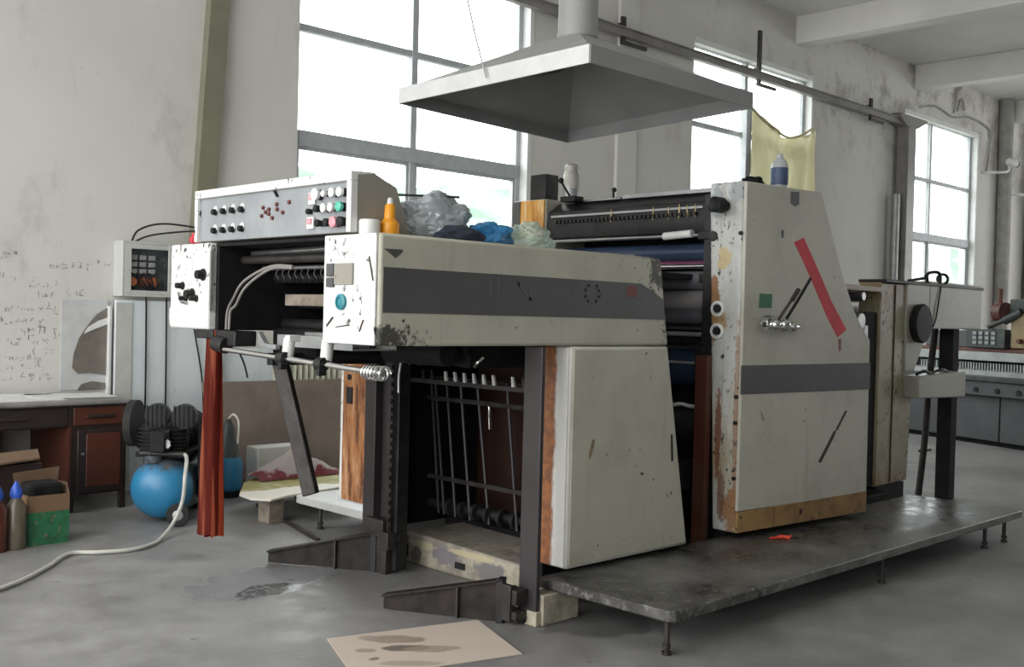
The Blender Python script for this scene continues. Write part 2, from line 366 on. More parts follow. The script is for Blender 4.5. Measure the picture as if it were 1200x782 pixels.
def lathe(bm, o, prof, n=20, axis=(0, 0, 1)):
    q = Vector(axis).to_track_quat('Z', 'Y').to_matrix(); o = Vector(o); rings = []
    for r, z in prof:
        rings.append([bm.verts.new(o + q @ Vector((max(r, 1e-4) * math.cos(2 * PI * j / n), max(r, 1e-4) * math.sin(2 * PI * j / n), z))) for j in range(n)])
    for a, b in zip(rings, rings[1:]):
        for j in range(n): bm.faces.new((a[j], a[(j + 1) % n], b[(j + 1) % n], b[j]))
    bm.faces.new(list(reversed(rings[0]))); bm.faces.new(rings[-1])
    bmesh.ops.recalc_face_normals(bm, faces=bm.faces); return bm
def ball(bm, c, r, s=(1, 1, 1), sub=2):
    bmesh.ops.create_icosphere(bm, subdivisions=sub, radius=r, matrix=Matrix.Translation(c) @ Matrix.Diagonal((s[0], s[1], s[2], 1))); return bm
def lump(c, s, seed, amp=.25, sub=4):
    from mathutils import noise as mn
    bm = B(); bmesh.ops.create_icosphere(bm, subdivisions=sub, radius=1)
    for v in bm.verts:
        d = v.co.normalized(); k = 1 + amp * mn.noise(d * 1.7 + Vector((seed, 0, 0))) + amp * .55 * (abs(mn.noise(d * 4 + Vector((0, seed, 0)))) - .2) + amp * .3 * abs(mn.noise(d * 9))
        p = d * k; z = p.z * s[2]
        v.co = Vector((c[0] + p.x * s[0], c[1] + p.y * s[1], c[2] + max(z, -s[2] * .55)))
    return bm

WO = {}
def origin(o):
    return WO.get(o.name, Vector((0, 0, 0))) if o else Vector((0, 0, 0))
def obj(name, bm, mat, parent=None, bev=0., smooth=True, ang=35, at=None, seg=2):
    org = origin(parent) if parent else Vector(at if at else (0, 0, 0))
    bmesh.ops.translate(bm, verts=bm.verts, vec=-org)
    me = bpy.data.meshes.new(name); bm.to_mesh(me); bm.free()
    if smooth:
        for p in me.polygons: p.use_smooth = True
        try: me.set_sharp_from_angle(angle=math.radians(ang))
        except Exception: pass
    o = bpy.data.objects.new(name, me); COL.objects.link(o)
    me.materials.append(M[mat] if isinstance(mat, str) else mat)
    if parent: o.parent = parent
    else: o.location = org
    WO[o.name] = org.copy()
    if bev:
        b = o.modifiers.new('edge', 'BEVEL'); b.width = bev; b.segments = seg; b.limit_method = 'ANGLE'; b.angle_limit = math.radians(40)
    return o
def thing(name, loc, label, cat, group=None):
    o = bpy.data.objects.new(name, None); o.empty_display_size = .1; COL.objects.link(o); o.location = loc
    WO[o.name] = Vector(loc); return tag(o, label, cat, group)
def tag(o, label, cat, group=None, kind=None):
    o['label'] = label; o['category'] = cat
    if group: o['group'] = group
    if kind: o['kind'] = kind
    return o
def struct(o, label, cat):
    o['kind'] = 'structure'; return tag(o, label, cat)

# ------------------------------------------------------------------ setting
X0, X1, Y0, Y1, ZC = -3.6, 27., -5.5, 8.15, 5.87
WT = .3
def wall_x(name, y0, y1, openings, label, mat='wall'):
    """wall running along X from X0 to X1 with rectangular openings (x0,x1,z0,z1)"""
    xs = sorted({X0 - WT, X1 + WT} | {a for o in openings for a in o[:2]}); zs = sorted({0, ZC} | {a for o in openings for a in o[2:]})
    bm = B()
    for a, b in zip(xs, xs[1:]):
        for c, d in zip(zs, zs[1:]):
            if any(a >= o[0] - 1e-6 and b <= o[1] + 1e-6 and c >= o[2] - 1e-6 and d <= o[3] + 1e-6 for o in openings): continue
            box(bm, a, b, y0, y1, c, d)
    bmesh.ops.remove_doubles(bm, verts=bm.verts, dist=1e-5)
    return struct(obj(name, bm, mat, smooth=False), label, 'wall')
def wall_y(name, x0, x1, openings, label):
    ys = sorted({Y0, Y1} | {a for o in openings for a in o[:2]}); zs = sorted({0, ZC} | {a for o in openings for a in o[2:]})
    bm = B()
    for a, b in zip(ys, ys[1:]):
        for c, d in zip(zs, zs[1:]):
            if any(a >= o[0] - 1e-6 and b <= o[1] + 1e-6 and c >= o[2] - 1e-6 and d <= o[3] + 1e-6 for o in openings): continue
            box(bm, x0, x1, a, b, c, d)
    bmesh.ops.remove_doubles(bm, verts=bm.verts, dist=1e-5)
    return struct(obj(name, bm, 'wall_dark', smooth=False), label, 'wall')

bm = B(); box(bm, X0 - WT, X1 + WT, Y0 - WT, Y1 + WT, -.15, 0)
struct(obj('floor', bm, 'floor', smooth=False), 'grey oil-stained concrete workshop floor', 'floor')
bm = B(); box(bm, X0 - WT, X1 + WT, Y0 - WT, Y1 + WT, ZC, ZC + .2)
struct(obj('ceiling', bm, 'ceil', smooth=False), 'off-white plastered ceiling above the beams', 'ceiling')
WZ0, WZ1 = 1.0, 5.07
wins = [(5.26, 8.22, WZ0, WZ1), (11.15, 14.12, WZ0, WZ1), (17.08, 20.12, WZ0, WZ1)]
wb = wall_x('wall_back', Y1, Y1 + WT, wins, 'stained grey plaster wall behind the machine with three tall windows')
rear = [(x, x + 2.2, 1.8, 4.6) for x in (17.5,)]
wr = wall_x('wall_rear', Y0 - WT, Y0, rear, 'plaster wall with window openings behind the viewpoint', 'wall_dark')
left = [(-4.4, -2.2, .9, 5.2), (.2, 3.4, .2, 5.4), (3.8, 7.7, .2, 5.4)]
wl = wall_y('wall_left', X0 - WT, X0, left, 'plaster end wall with broad openings by the delivery end')
wq = wall_y('wall_right', X1, X1 + WT, [(-4, -.5, 1, 5), (1.5, 5, 1, 5)], 'plaster end wall beyond the cutting machine')

def window(name, x0, x1, mull, label):
    w = struct(thing(name, ((x0 + x1) / 2, Y1 + .1, WZ0), label, 'window'), label, 'window')
    yf0, yf1 = Y1 + .10, Y1 + .16
    bm = B(); t = .06
    box(bm, x0, x0 + t, yf0, yf1, WZ0, WZ1); box(bm, x1 - .12, x1 - .12 + t, yf0, yf1, WZ0, WZ1)
    box(bm, x0 + t, x1 - .12, yf0, yf1, WZ0, WZ0 + t); box(bm, x0 + t, x1 - .12, yf0, yf1, WZ1 - t, WZ1)
    box(bm, mull - .038, mull + .038, yf0 - .01, yf1 + .002, WZ0 + t, WZ1 - t)
    box(bm, x0 + t, x1 - .12, yf0 - .005, yf1 + .003, 3.99, 4.055); box(bm, x0 + t, x1 - .12, yf0 - .03, yf1 + .004, 2.95, 3.09)
    obj('frame', bm, 'frame', w, bev=.006)
    bm = B()   # slim stile edges of the lower sliding sashes
    for a, b in ((x0 + t, mull - .038), (mull + .038, x1 - .12)):
        for c in (a, b - .03): box(bm, c, c + .03, yf0 + .012, yf1 - .012, WZ0 + t, 2.95)
        box(bm, a + .03, b - .03, yf0 + .012, yf1 - .012, WZ0 + t, WZ0 + t + .05); box(bm, a + .03, b - .03, yf0 + .012, yf1 - .012, 2.92, 2.95)
    obj('sash', bm, 'frame', w)
    bm = B()
    for a, b in ((x0 + t, mull - .038), (mull + .038, x1 - .12)):
        for c, d in ((WZ0 + t, 2.95), (3.09, 3.99), (4.055, WZ1 - t)): box(bm, a, b, yf0 + .027, yf0 + .033, c, d)
    obj('pane', bm, 'glass', w, smooth=False)
    bm = B(); e = .012
    box(bm, x1 - .06, x1, Y1 - e, Y1 + .25, WZ0, WZ1); box(bm, x0, x1 - .06, Y1 - e, Y1 + .095, WZ1 - .05, WZ1 + .02)
    obj('reveal', bm, 'reveal', w)
    bm = B(); box(bm, x0 - .05, x1 + .05, Y1 - .06, Y1 + .1, WZ0 - .06, WZ0); obj('sill', bm, 'reveal', w, bev=.006)
    return w
window('window_1', 5.26, 8.22, 6.66, 'large grey-framed window behind the delivery end')
window('window_2', 11.15, 14.12, 12.5, 'grey-framed window partly covered by an olive cloth')
window('window_3', 17.08, 20.12, 18.33, 'grey-framed window farthest down the wall, next to the wall pipe')

def beam(name, x, label):
    bm = B(); box(bm, x, x + .28, Y0, Y1, 5.47, ZC); o = struct(obj(name, bm, 'ceil', bev=.01), label, 'beam'); return o
beam('trim_1', 13.57, 'white concrete ceiling beam over the middle window'); beam('trim_2', 17.41, 'white concrete ceiling beam just before the far window')
beam('trim_3', 21.3, 'white concrete ceiling beam past the far window'); beam('trim_4', 9.7, 'white concrete ceiling beam above the exhaust hood')
bm = B(); box(bm, 9.62, 9.98, Y1 - .05, Y1, 0, 5.47); struct(obj('trim_5', bm, 'wall', bev=.01), 'shallow plaster pier between the first two windows', 'pier')
bm = B(); cyl(bm, (21.1, 8.02, 0), (21.1, 8.02, ZC), .13, n=20); struct(obj('trim_6', bm, 'wallcol'), 'thick weathered down pipe right of the far window', 'pipe')
bm = B(); cyl(bm, (22.6, 7.95, 0), (22.6, 7.95, ZC), .2, n=20); struct(obj('trim_7', bm, 'wallcol'), 'second weathered down pipe at the far end', 'pipe')

# outside
bm = B(); box(bm, -60, 90, Y1 + .6, 120, -1.2, -1.0); struct(obj('ground_outside', bm, 'yard', smooth=False), 'pale yard outside the windows', 'ground')
from mathutils import noise as mn
bm = B(); nx, ny = 90, 10; vs = []
for i in range(nx + 1):
    for j in range(ny + 1):
        x = -30 + 200 * i / nx; y = 45 + 40 * j / ny
        h = (14 + 4 * mn.noise((x * .03, 1, 0)) + 1.6 * mn.noise((x * .16, y * .1, 3))) * math.sin(min(1, j / ny * 1.6) * PI / 2)
        vs.append(bm.verts.new((x, y, -1.0 + max(0, h))))
for i in range(nx):
    for j in range(ny): a = i * (ny + 1) + j; bm.faces.new((vs[a], vs[a + ny + 1], vs[a + ny + 2], vs[a + 1]))
struct(obj('hills_outside', bm, 'hill'), 'hazy green hillside seen faintly through the windows', 'hill')

# handwriting on the plaster (strokes of faded pen)
def scribble(bm, x, z, h, y, dens=6):
    cw = h * .85
    for _ in range(dens):
        ax, az = random.random() * cw, random.random() * h
        ang = random.choice((0, 0, PI / 2, PI / 2, .8, -.8)) + random.uniform(-.2, .2); L = random.uniform(.3, .8) * h
        bx, bz = ax + math.cos(ang) * L, az + math.sin(ang) * L
        bx = min(max(bx, 0), cw); bz = min(max(bz, 0), h)
        d = Vector((bx - ax, 0, bz - az))
        if d.length < .01: continue
        nrm = Vector((-d.z, 0, d.x)).normalized() * h * .028
        a = Vector((x + ax, y, z + az)); b = Vector((x + bx, y, z + bz))
        prism(bm, [a - nrm, b - nrm, b + nrm, a + nrm], (0, -.0015, 0))
    return cw
bm = B()
rows = [(2.72, 1.80, .055, 3), (3.10, 1.75, .05, 10), (2.75, 1.64, .06, 5), (2.95, 1.60, .05, 6), (3.02, 1.53, .05, 8), (2.78, 1.42, .05, 8), (2.76, 1.33, .05, 9), (2.90, 1.245, .07, 8), (2.80, 1.17, .06, 8),
        (2.95, 1.10, .06, 5), (2.72, 1.05, .045, 8), (2.72, .98, .045, 9), (2.74, .90, .05, 9)]
for x, z, h, n in rows:
    for i in range(n):
        if random.random() < .10: x += h * .8; continue
        if x > 3.16 and z < 1.5: break
        x += scribble(bm, x, z - .03 + .02 * i * .3 * random.random(), h * random.uniform(.6, 1.2), Y1 - .001, random.randint(2, 6)) * random.uniform(1.05, 1.5)
struct(obj('handwriting', bm, 'ink', smooth=False), 'faded rows of handwritten notes on the plaster above the desk', 'writing')

# ------------------------------------------------------------------ PRINTING PRESS
PR = thing('printing_press', (4.6, 4.3, 0), 'long cream sheet-fed printing press with dark grey stripe, rust patches and open delivery end', 'printing press')
YN, YF = 3.44, 5.24
# --- delivery head, near side
prof = [(2.622, 1.315), (2.622, 1.777), (4.467, 1.777), (4.548, 1.315)]
bm = B(); prismY(bm, prof, YN, 3.82)
nb = obj('delivery_side_cover', bm, 'paint_head', PR, bev=.014)
nb['label'] = 'cream upper side cover with dark grey stripe'
bm = B(); box(bm, 2.610, 2.622, YN + .014, 3.817, 1.317, 1.775); obj('lit_end_plate', bm, 'paint_lit_white', nb, bev=.004)  # same paint as the cover, whitened to paint daylight on its end
bm = B(); prismY(bm, [(2.64, 1.452), (2.64, 1.638), (4.30, 1.636), (4.40, 1.60), (4.497, 1.555), (4.508, 1.452)], YN - .002, YN + .004); obj('stripe', bm, 'stripe', nb, smooth=False)
bm = B(); prismY(bm, [(2.64, 1.712), (2.735, 1.714), (2.735, 1.704), (2.70, 1.676), (2.668, 1.696)], YN - .002, YN + .003); obj('badge', bm, 'stripe', nb, smooth=False)
bm = B(); box(bm, 4.19, 4.265, YN - .003, YN, 1.565, 1.618); obj('emblem', bm, 'emblem', nb, smooth=False)
bm = B(); box(bm, 4.19, 4.265, YN - .003, YN, 1.546, 1.552); obj('emblem_underline', bm, 'letter', nb, smooth=False)
def lettr(segs, x, w, z0, h):
    bm = B()
    for (a, b, c, d) in segs:
        p = Vector((x + a * w, YN - .0024, z0 + b * h)); q = Vector((x + c * w, YN - .0024, z0 + d * h)); dd = q - p
        e = dd.normalized() * .006; nr = Vector((-dd.z, 0, dd.x)).normalized() * .007; p = p - e; q = q + e
        prism(bm, [p - nr, q - nr, q + nr, p + nr], (0, -.0012, 0))
    obj('letter', bm, 'letter', nb, smooth=False)
lettr([(.2, 0, .2, 1)], 3.22, .08, 1.55, .07); lettr([(.8, 0, .8, 1)], 3.22, .08, 1.55, .07)
lettr([(.1, 0, .1, 1), (.1, 1, .9, 0), (.9, 0, .9, 1)], 3.40, .10, 1.53, .07); lettr([(.5, 0, .5, 1)], 3.76, .06, 1.535, .075)
lettr([(.2, 0, .8, 0), (.8, 0, 1, .3), (1, .3, 1, .7), (1, .7, .8, 1), (.8, 1, .2, 1), (.2, 1, 0, .7), (0, .7, 0, .3), (0, .3, .2, 0)], 3.87, .10, 1.535, .075)
bm = B(); box(bm, 2.600, 2.612, 3.60, 3.73, 1.565, 1.655); obj('nameplate', bm, 'console', nb, bev=.002)
bm = B(); box(bm, 2.598, 2.611, 3.735, 3.785, 1.60, 1.655); box(bm, 2.598, 2.611, 3.735, 3.785, 1.555, 1.595); obj('gauge_window', bm, 'stripe', nb, bev=.002)
bm = B(); lathe(bm, (2.610, 3.68, 1.493), [(.034, 0), (.034, .012), (.022, .016), (.020, .010), (.0, .010)], 20, (-1, 0, 0)); obj('push_button', bm, 'teal', nb)
for P in ([(2.609, 3.50, 1.68), (2.609, 3.492, 1.68), (2.609, 3.462, 1.58), (2.609, 3.47, 1.58)], [(2.609, 3.745, 1.43), (2.609, 3.735, 1.425), (2.609, 3.785, 1.385), (2.609, 3.79, 1.392)],
          [(2.609, 3.62, 1.400), (2.609, 3.62, 1.394), (2.609, 3.72, 1.384), (2.609, 3.72, 1.388)], [(2.609, 3.53, 1.42), (2.609, 3.52, 1.42), (2.609, 3.55, 1.37), (2.609, 3.556, 1.372)]):
    bm = B(); prism(bm, P, (-.002, 0, 0)); obj('scuff_mark', bm, 'scratch', nb, smooth=False)
# --- delivery head, far side
bm = B(); prismY(bm, [(2.622, 1.345), (2.622, 1.78), (4.467, 1.78), (4.54, 1.345)], 4.835, YF)
fb = obj('delivery_side_cover', bm, 'paint_lit_white', PR, bev=.012)
for (y, z, r) in [(4.888, 1.62, .024), (4.999, 1.521, .024), (5.1, 1.565, .016), (4.953, 1.50, .014), (5.06, 1.50, .012)]:
    bm = B(); lathe(bm, (2.622, y, z), [(r * 1.3, 0), (r * 1.3, .006), (r, .008), (r * .9, .04), (0, .042)], 14, (-1, 0, 0)); obj('knob', bm, 'black', fb)
bm = B(); tube(bm, [(2.612, 5.13, 1.53), (2.605, 5.09, 1.485), (2.605, 5.04, 1.475)], .006); obj('latch', bm, 'steel', fb)
bm = B(); box(bm, 2.63, 2.66, 5.235, 5.262, 1.36, 1.45); obj('hinge', bm, 'paint_lit_white', fb, bev=.003)
# --- control console on top
cs = [(2.65, 1.787), (2.65, 2.030), (2.744, 2.045), (2.861, 1.995), (2.947, 1.787)]
bm = B(); prismY(bm, cs, 3.647, 4.985); cn = obj('control_console', bm, 'console', PR, bev=.006)
cn['label'] = 'grey control console with knobs, lamps and push buttons'
bm = B(); box(bm, 2.618, 2.655, 3.645, 4.987, 2.003, 2.044); box(bm, 2.618, 2.655, 3.645, 3.678, 1.786, 2.003); box(bm, 2.618, 2.655, 4.958, 4.987, 1.786, 2.003)
prism(bm, [(2.655, 3.645, 2.030), (2.655, 3.645, 2.0455), (2.745, 3.645, 2.0475), (2.745, 3.645, 2.040)], (0, 1.342, 0))
obj('surround', bm, 'paint_lit_white', cn, bev=.004)
bm = B(); box(bm, 2.640, 2.652, 3.678, 4.958, 1.789, 2.003); obj('panel_plate', bm, 'panel_grey', cn)
PXF = 2.640
def yp(px): return 4.414 - (px - 298) * .00735
def zp(py, px): return 1.943 - (py - 240 - (298 - px) * .137 * 0) * .0042
for row, zz in ((0, 1.930), (1, 1.838)):
    for i in range(4):
        y = 4.805 - i * .086
        bm = B(); cyl(bm, (PXF, y, zz + .012), (PXF - .006, y, zz + .012), .019, n=18); k = obj('rotary_switch', bm, 'white_pl', cn)
        bm = B(); lathe(bm, (PXF - .004, y, zz), [(.016, 0), (.014, .02), (0, .022)], 14, (-1, 0, 0)); obj('switch_knob', bm, 'black', k)
for px, py in [(305, 244), (312, 247), (308, 249.5), (303.5, 253), (312, 252), (316, 257), (321, 243), (321.5, 248.5), (328, 253), (335, 243)]:
    y = yp(px); z = zp(py, px) + (px - 298) * .00028
    bm = B(); lathe(bm, (PXF, y, z), [(.0095, 0), (.009, .009), (.004, .013), (0, .014)], 12, (-1, 0, 0)); obj('indicator_lamp', bm, 'red_lamp', cn)
def btn(y, z, mat, r=.019, L=.03):
    bm = B(); cyl(bm, (PXF, y, z), (PXF - L, y, z), r * .86, n=14); b = obj('push_button', bm, 'black', cn)
    bm = B(); lathe(bm, (PXF - L, y, z), [(r, -.006), (r, .008), (r * .7, .012), (0, .013)], 16, (-1, 0, 0)); obj('button_cap', bm, mat, b)
for y, m_, r in ((3.894, 'white_pl', .027), (3.83, 'white_pl', .015), (3.77, 'white_pl', .021), (3.712, 'white_pl', .021)): btn(y, 1.957, m_, r)
for y, m_, r in ((3.885, 'black', .016), (3.828, 'white_pl', .020), (3.775, 'white_pl', .020), (3.715, 'green_b', .022)): btn(y, 1.895, m_, r)
for y, m_, r in ((3.875, 'black', .016), (3.81, 'black', .018), (3.755, 'pink', .024), (3.705, 'black', .022)): btn(y, 1.832, m_, r)
for y, z in ((3.952, 1.945), (3.962, 1.838)):
    bm = B(); box(bm, PXF - .012, PXF, y - .026, y + .026, z - .027, z + .027); k = obj('rocker_switch', bm, 'white_pl', cn, bev=.003)
    bm = B(); box(bm, PXF - .018, PXF - .011, y - .017, y + .017, z - .006, z + .02); obj('rocker', bm, 'pink', k, bev=.002)
btn(3.966, 1.888, 'black', .013, .016)
bm = B(); prism(bm, [(PXF, 4.27, 2.00), (PXF, 4.255, 2.00), (PXF, 4.235, 1.975), (PXF, 4.24, 1.97)], (-.012, 0, 0)); obj('toggle', bm, 'black', cn)
# --- inside of the delivery head
bm = B(); box(bm, 3.45, 3.48, 3.82, 4.835, 1.255, 1.775); box(bm, 2.66, 4.45, 3.82, 4.835, 1.762, 1.777)
box(bm, 2.66, 3.45, 4.80, 4.83, 1.345, 1.76); box(bm, 2.66, 3.45, 3.825, 3.85, 1.32, 1.76)
obj('inner_housing', bm, 'darker', PR)
bm = B(); cyl(bm, (2.85, 3.83, 1.748), (2.85, 4.82, 1.735), .016); obj('drive_shaft', bm, 'steel', PR)
bm = B(); cyl(bm, (2.80, 3.83, 1.70), (2.80, 4.82, 1.70), .022); obj('drive_shaft', bm, 'iron', PR)
bm = B(); cyl(bm, (2.85, 3.83, 1.659), (2.85, 4.70, 1.660), .011); obj('gripper_shaft', bm, 'steel', PR)
bm = B()
for i in range(13):
    y = 3.90 + i * .055; tube(bm, [(2.85, y, 1.655), (2.845, y + .012, 1.63), (2.85, y - .004, 1.606), (2.86, y + .012, 1.59)], .0035, 5, k=3)
obj('gripper_finger', bm, 'iron', PR)
bm = B(); box(bm, 2.83, 2.865, 3.84, 4.466, 1.474, 1.53); obj('wooden_bar', bm, 'bar_wood', PR, bev=.004)
for d in (0, .028):
    bm = B(); tube(bm, [(2.70, 4.20, 1.655 - d * .3), (2.68, 4.36, 1.655 - d * .4), (2.665, 4.567 - d * .6, 1.588 - d), (2.66, 4.66 - d, 1.50 - d), (2.66, 4.71 - d, 1.44), (2.66, 4.72 - d, 1.35)], .007); obj('air_tube', bm, 'pipe_dark', PR)
bm = B(); box(bm, 2.625, 2.636, 4.822, 4.8345, 1.44, 1.74); obj('guide_rail', bm, 'galv', PR)
for i, (x, z) in enumerate(((3.0, 1.62), (3.15, 1.50), (3.05, 1.38), (3.3, 1.33), (3.25, 1.66))):
    bm = B(); cyl(bm, (x, 3.83, z), (x, 4.80, z), .03 + .01 * (i % 2)); obj('sheet_roller', bm, 'dark', PR)
bm = B(); box(bm, 2.98, 3.44, 4.42, 4.82, 1.215, 1.36); obj('dark_cover_sheet', bm, 'darker', PR, bev=.02)
# gray tray & clamps & pull rod below the opening
bm = B(); box(bm, 2.80, 3.05, 3.86, 4.478, 1.278, 1.284); box(bm, 2.80, 2.806, 3.86, 4.478, 1.284, 1.334); box(bm, 3.044, 3.05, 3.86, 4.478, 1.284, 1.334); box(bm, 2.806, 3.044, 4.472, 4.478, 1.284, 1.334)
tr = obj('drip_tray', bm, 'galv', PR)
bm = B(); box(bm, 2.85, 3.0, 4.0, 4.32, 1.284, 1.352); obj('tray_block', bm, 'steel', tr, bev=.004)
bm = B(); cyl(bm, (2.62, 3.40, 1.206), (2.62, 4.66, 1.254), .0125); pr_ = obj('pull_rod', bm, 'chrome', PR)
for y in (4.14, 3.836):
    bm = B(); cyl(bm, (2.66, y + .01, 1.325), (2.64, y - .005, 1.235), .027); box(bm, 2.64, 2.70, y - .02, y + .02, 1.31, 1.34); obj('rod_hanger', bm, 'paint_lit_white', PR, bev=.004)
    bm = B(); z = 1.206 + (y - 3.40) * .0381; cyl(bm, (2.62, y - .025, z), (2.62, y + .025, z), .030, n=12); box(bm, 2.60, 2.64, y - .012, y + .012, z - .05, z); obj('rod_clamp', bm, 'dark', PR, bev=.003)
bm = B(); pts = []
for i in range(100):
    a = i * .42; pts.append((2.62 + .026 * math.cos(a), 3.385 + .0013 * i, 1.206 + .028 * math.sin(a)))
tube(bm, pts, .0045, 5, smooth=False); obj('coil_spring', bm, 'chrome', PR)
bm = B(); box(bm, 2.64, 2.76, 4.60, 4.84, 1.27, 1.345); box(bm, 2.63, 2.68, 4.80, 4.98, 1.30, 1.345); cyl(bm, (2.64, 4.68, 1.27), (2.64, 4.78, 1.28), .04); obj('pivot_bracket', bm, 'dark', PR, bev=.006)
bm = B(); prism(bm, [(2.74, 4.56, 1.345), (2.74, 4.55, 1.27), (2.74, 4.40, 1.262), (2.74, 4.40, 1.285), (2.74, 4.50, 1.29)], (.03, 0, 0)); obj('finger_bracket', bm, 'galv', PR, bev=.003)
bm = B(); tube(bm, [(2.66, 4.60, 1.25), (2.68, 4.58, 1.19), (2.69, 4.56, 1.12)], .005); obj('cable', bm, 'black', PR)
# slanted arm below the rod
bm = B(); d = Vector((2.92, 4.355, .60)) - Vector((2.70, 4.40, 1.21))
m3 = d.to_track_quat('Z', 'Y').to_matrix()
bm = B(); rbox(bm, (Vector((2.92, 4.34, .56)) + Vector((2.86, 4.55, 1.22))) / 2, (.085, .035, .70), (Vector((.06, -.19, -.608))).to_track_quat('Z', 'X').to_matrix()); obj('pedal_arm', bm, 'iron', PR, bev=.006)
bm = B(); box(bm, 2.80, 3.46, 4.52, 4.57, 1.18, 1.24); obj('arm_bracket', bm, 'dark', PR, bev=.004)
# --- near lower cover
bm = B(); prismY(bm, [(3.785, .23), (3.785, 1.312), (4.546, 1.312), (4.765, .225)], YN, 3.612); lc = obj('lower_side_cover', bm, 'paint_rust_x', PR, bev=.012)
bm = B(); prismY(bm, [(3.80, .245), (3.80, 1.297), (4.535, 1.297), (4.748, .24)], YN - .006, YN + .004); bm2 = B(); box(bm2, 3.776, 3.786, 3.452, 3.608, .24, 1.306); obj('lit_front_strip', bm2, 'strip_rust', lc, bev=.002)  # cover front as its own strip, daylight painted in by whiter colour
for P in ([(3.945, .85), (3.965, .855), (3.955, .80), (3.935, .755), (3.92, .77)],):
    b3 = B(); prismY(b3, P, YN - .008, YN - .004); obj('rust_spot', b3, 'spot_brown', lc, smooth=False)
pn = obj('door_panel', bm, 'paint', lc, bev=.004)
bm = B(); prismY(bm, [(4.583, .84), (4.594, .84), (4.606, .70), (4.594, .695)], YN - .010, YN); obj('handle_slot', bm, 'black', pn)
# --- far lower cover, heavily rusted front
bm = B(); prismY(bm, [(3.80, .30), (3.80, 1.345), (4.546, 1.345), (4.765, .30)], 5.045, 5.35); fl = obj('lower_side_cover', bm, 'paint_lit_white', PR, bev=.008)
bm = B(); box(bm, 3.783, 3.80, 5.045, 5.30, .315, 1.20); rp = obj('front_panel', bm, 'rust_panel', fl, bev=.003); rp['label'] = 'rusted orange-brown front panel'
bm = B(); box(bm, 3.772, 3.784, 5.20, 5.255, .90, 1.0); obj('latch_plate', bm, 'dark', fl, bev=.004)
bm = B(); cyl(bm, (3.784, 5.235, 1.06), (3.776, 5.235, 1.06), .018); obj('knob', bm, 'black', fl)
# --- lift posts
bm = B(); box(bm, 3.56, 3.585, 3.418, 3.535, 0, 1.31); np_ = obj('lift_post', bm, 'post', PR, bev=.004)
bm = B(); box(bm, 3.59, 3.84, 3.40, 3.50, 0, .145); box(bm, 3.553, 3.60, 3.410, 3.540, 0, .07); obj('post_foot', bm, 'beam_paint', np_, bev=.006)
bm = B(); box(bm, 3.65, 3.72, 4.80, 4.90, .02, 1.32); box(bm, 3.70, 3.78, 4.72, 4.80, .02, 1.32); obj('lift_post', bm, 'post', PR, bev=.004)
bm = B(); box(bm, 3.66, 3.74, 4.60, 4.66, .02, 1.32); obj('lift_post', bm, 'dark', PR, bev=.004)
bm = B()
for i in range(46):
    z = .22 + i * .0235
    if i % 2: box(bm, 3.628, 3.652, 4.632, 4.644, z, z + .03)
    else: box(bm, 3.636, 3.644, 4.624, 4.652, z, z + .03)
obj('lift_chain', bm, 'iron', PR)
bm = B(); tube(bm, [(3.60, 4.44, 1.18), (3.60, 4.50, 1.22), (3.60, 4.53, 1.12), (3.60, 4.53, 1.02)], .007); obj('lift_hook', bm, 'steel', PR)
bm = B(); box(bm, 3.61, 3.68, 4.66, 4.83, .20, .30); box(bm, 3.60, 3.66, 4.60, 4.68, .14, .24); box(bm, 3.62, 3.66, 4.64, 4.74, .0, .20); obj('lift_carriage', bm, 'iron', PR, bev=.006)
bm = B(); cyl(bm, (3.70, 4.58, .2), (3.70, 4.66, .2), .035); obj('chain_sprocket', bm, 'dark', PR)
# pile support arms: long plates tapering to the tip, with a top flange and a rib
def arm(tip, base, hz, y_th, name='pile_arm'):
    t = Vector(tip); b = Vector(base); d = (b - t); d.z = 0; L = d.length; d.normalize(); s = Vector((-d.y, d.x, 0))
    bm = B(); P = [t + Vector((0, 0, .005)), t + d * L + Vector((0, 0, .0)), t + d * L + Vector((0, 0, hz)), t + Vector((0, 0, .065))]
    prism(bm, [p - s * .005 for p in P], s * .010)
    a0, a1 = t + Vector((0, 0, .065)), t + d * L + Vector((0, 0, hz))
    prism(bm, [a0 - s * .03, a0 + s * .03, a0 + s * .03 + Vector((0, 0, .010)), a0 - s * .03 + Vector((0, 0, .010))], a1 - a0)
    o = obj(name, bm, 'dark_arm', PR, smooth=False)
    bm = B(); c = t + d * L * .62; prism(bm, [c - s * .028, c + s * .028, c + s * .028 + d * .01, c - s * .028 + d * .01], (0, 0, .065 + (hz - .065) * .62)); obj('rib', bm, 'iron', o, smooth=False)
    bm = B(); c = t + d * (L - .03); prism(bm, [c - s * .030, c + s * .030, c + s * .030 + d * .03, c - s * .030 + d * .03], (0, 0, hz + .010)); obj('hinge_plate', bm, 'dark', o, smooth=False)
arm((3.275, 5.28, 0), (3.64, 4.74, 0), .215, .02)
arm((3.205, 4.11, 0), (3.50, 3.57, 0), .20, .02)
bm = B(); box(bm, 3.48, 3.56, 3.47, 3.56, .10, .17); box(bm, 3.48, 3.56, 3.47, 3.56, .03, .07); box(bm, 3.47, 3.50, 3.50, 3.56, .02, .19); obj('arm_hinge', bm, 'iron', PR, bev=.004)
bm = B(); lathe(bm, (3.56, 3.50, .035), [(.03, 0), (.035, .01), (.02, .02), (.03, .03)], 12, (-1, 0, 0)); obj('foot_roller', bm, 'dark', PR)
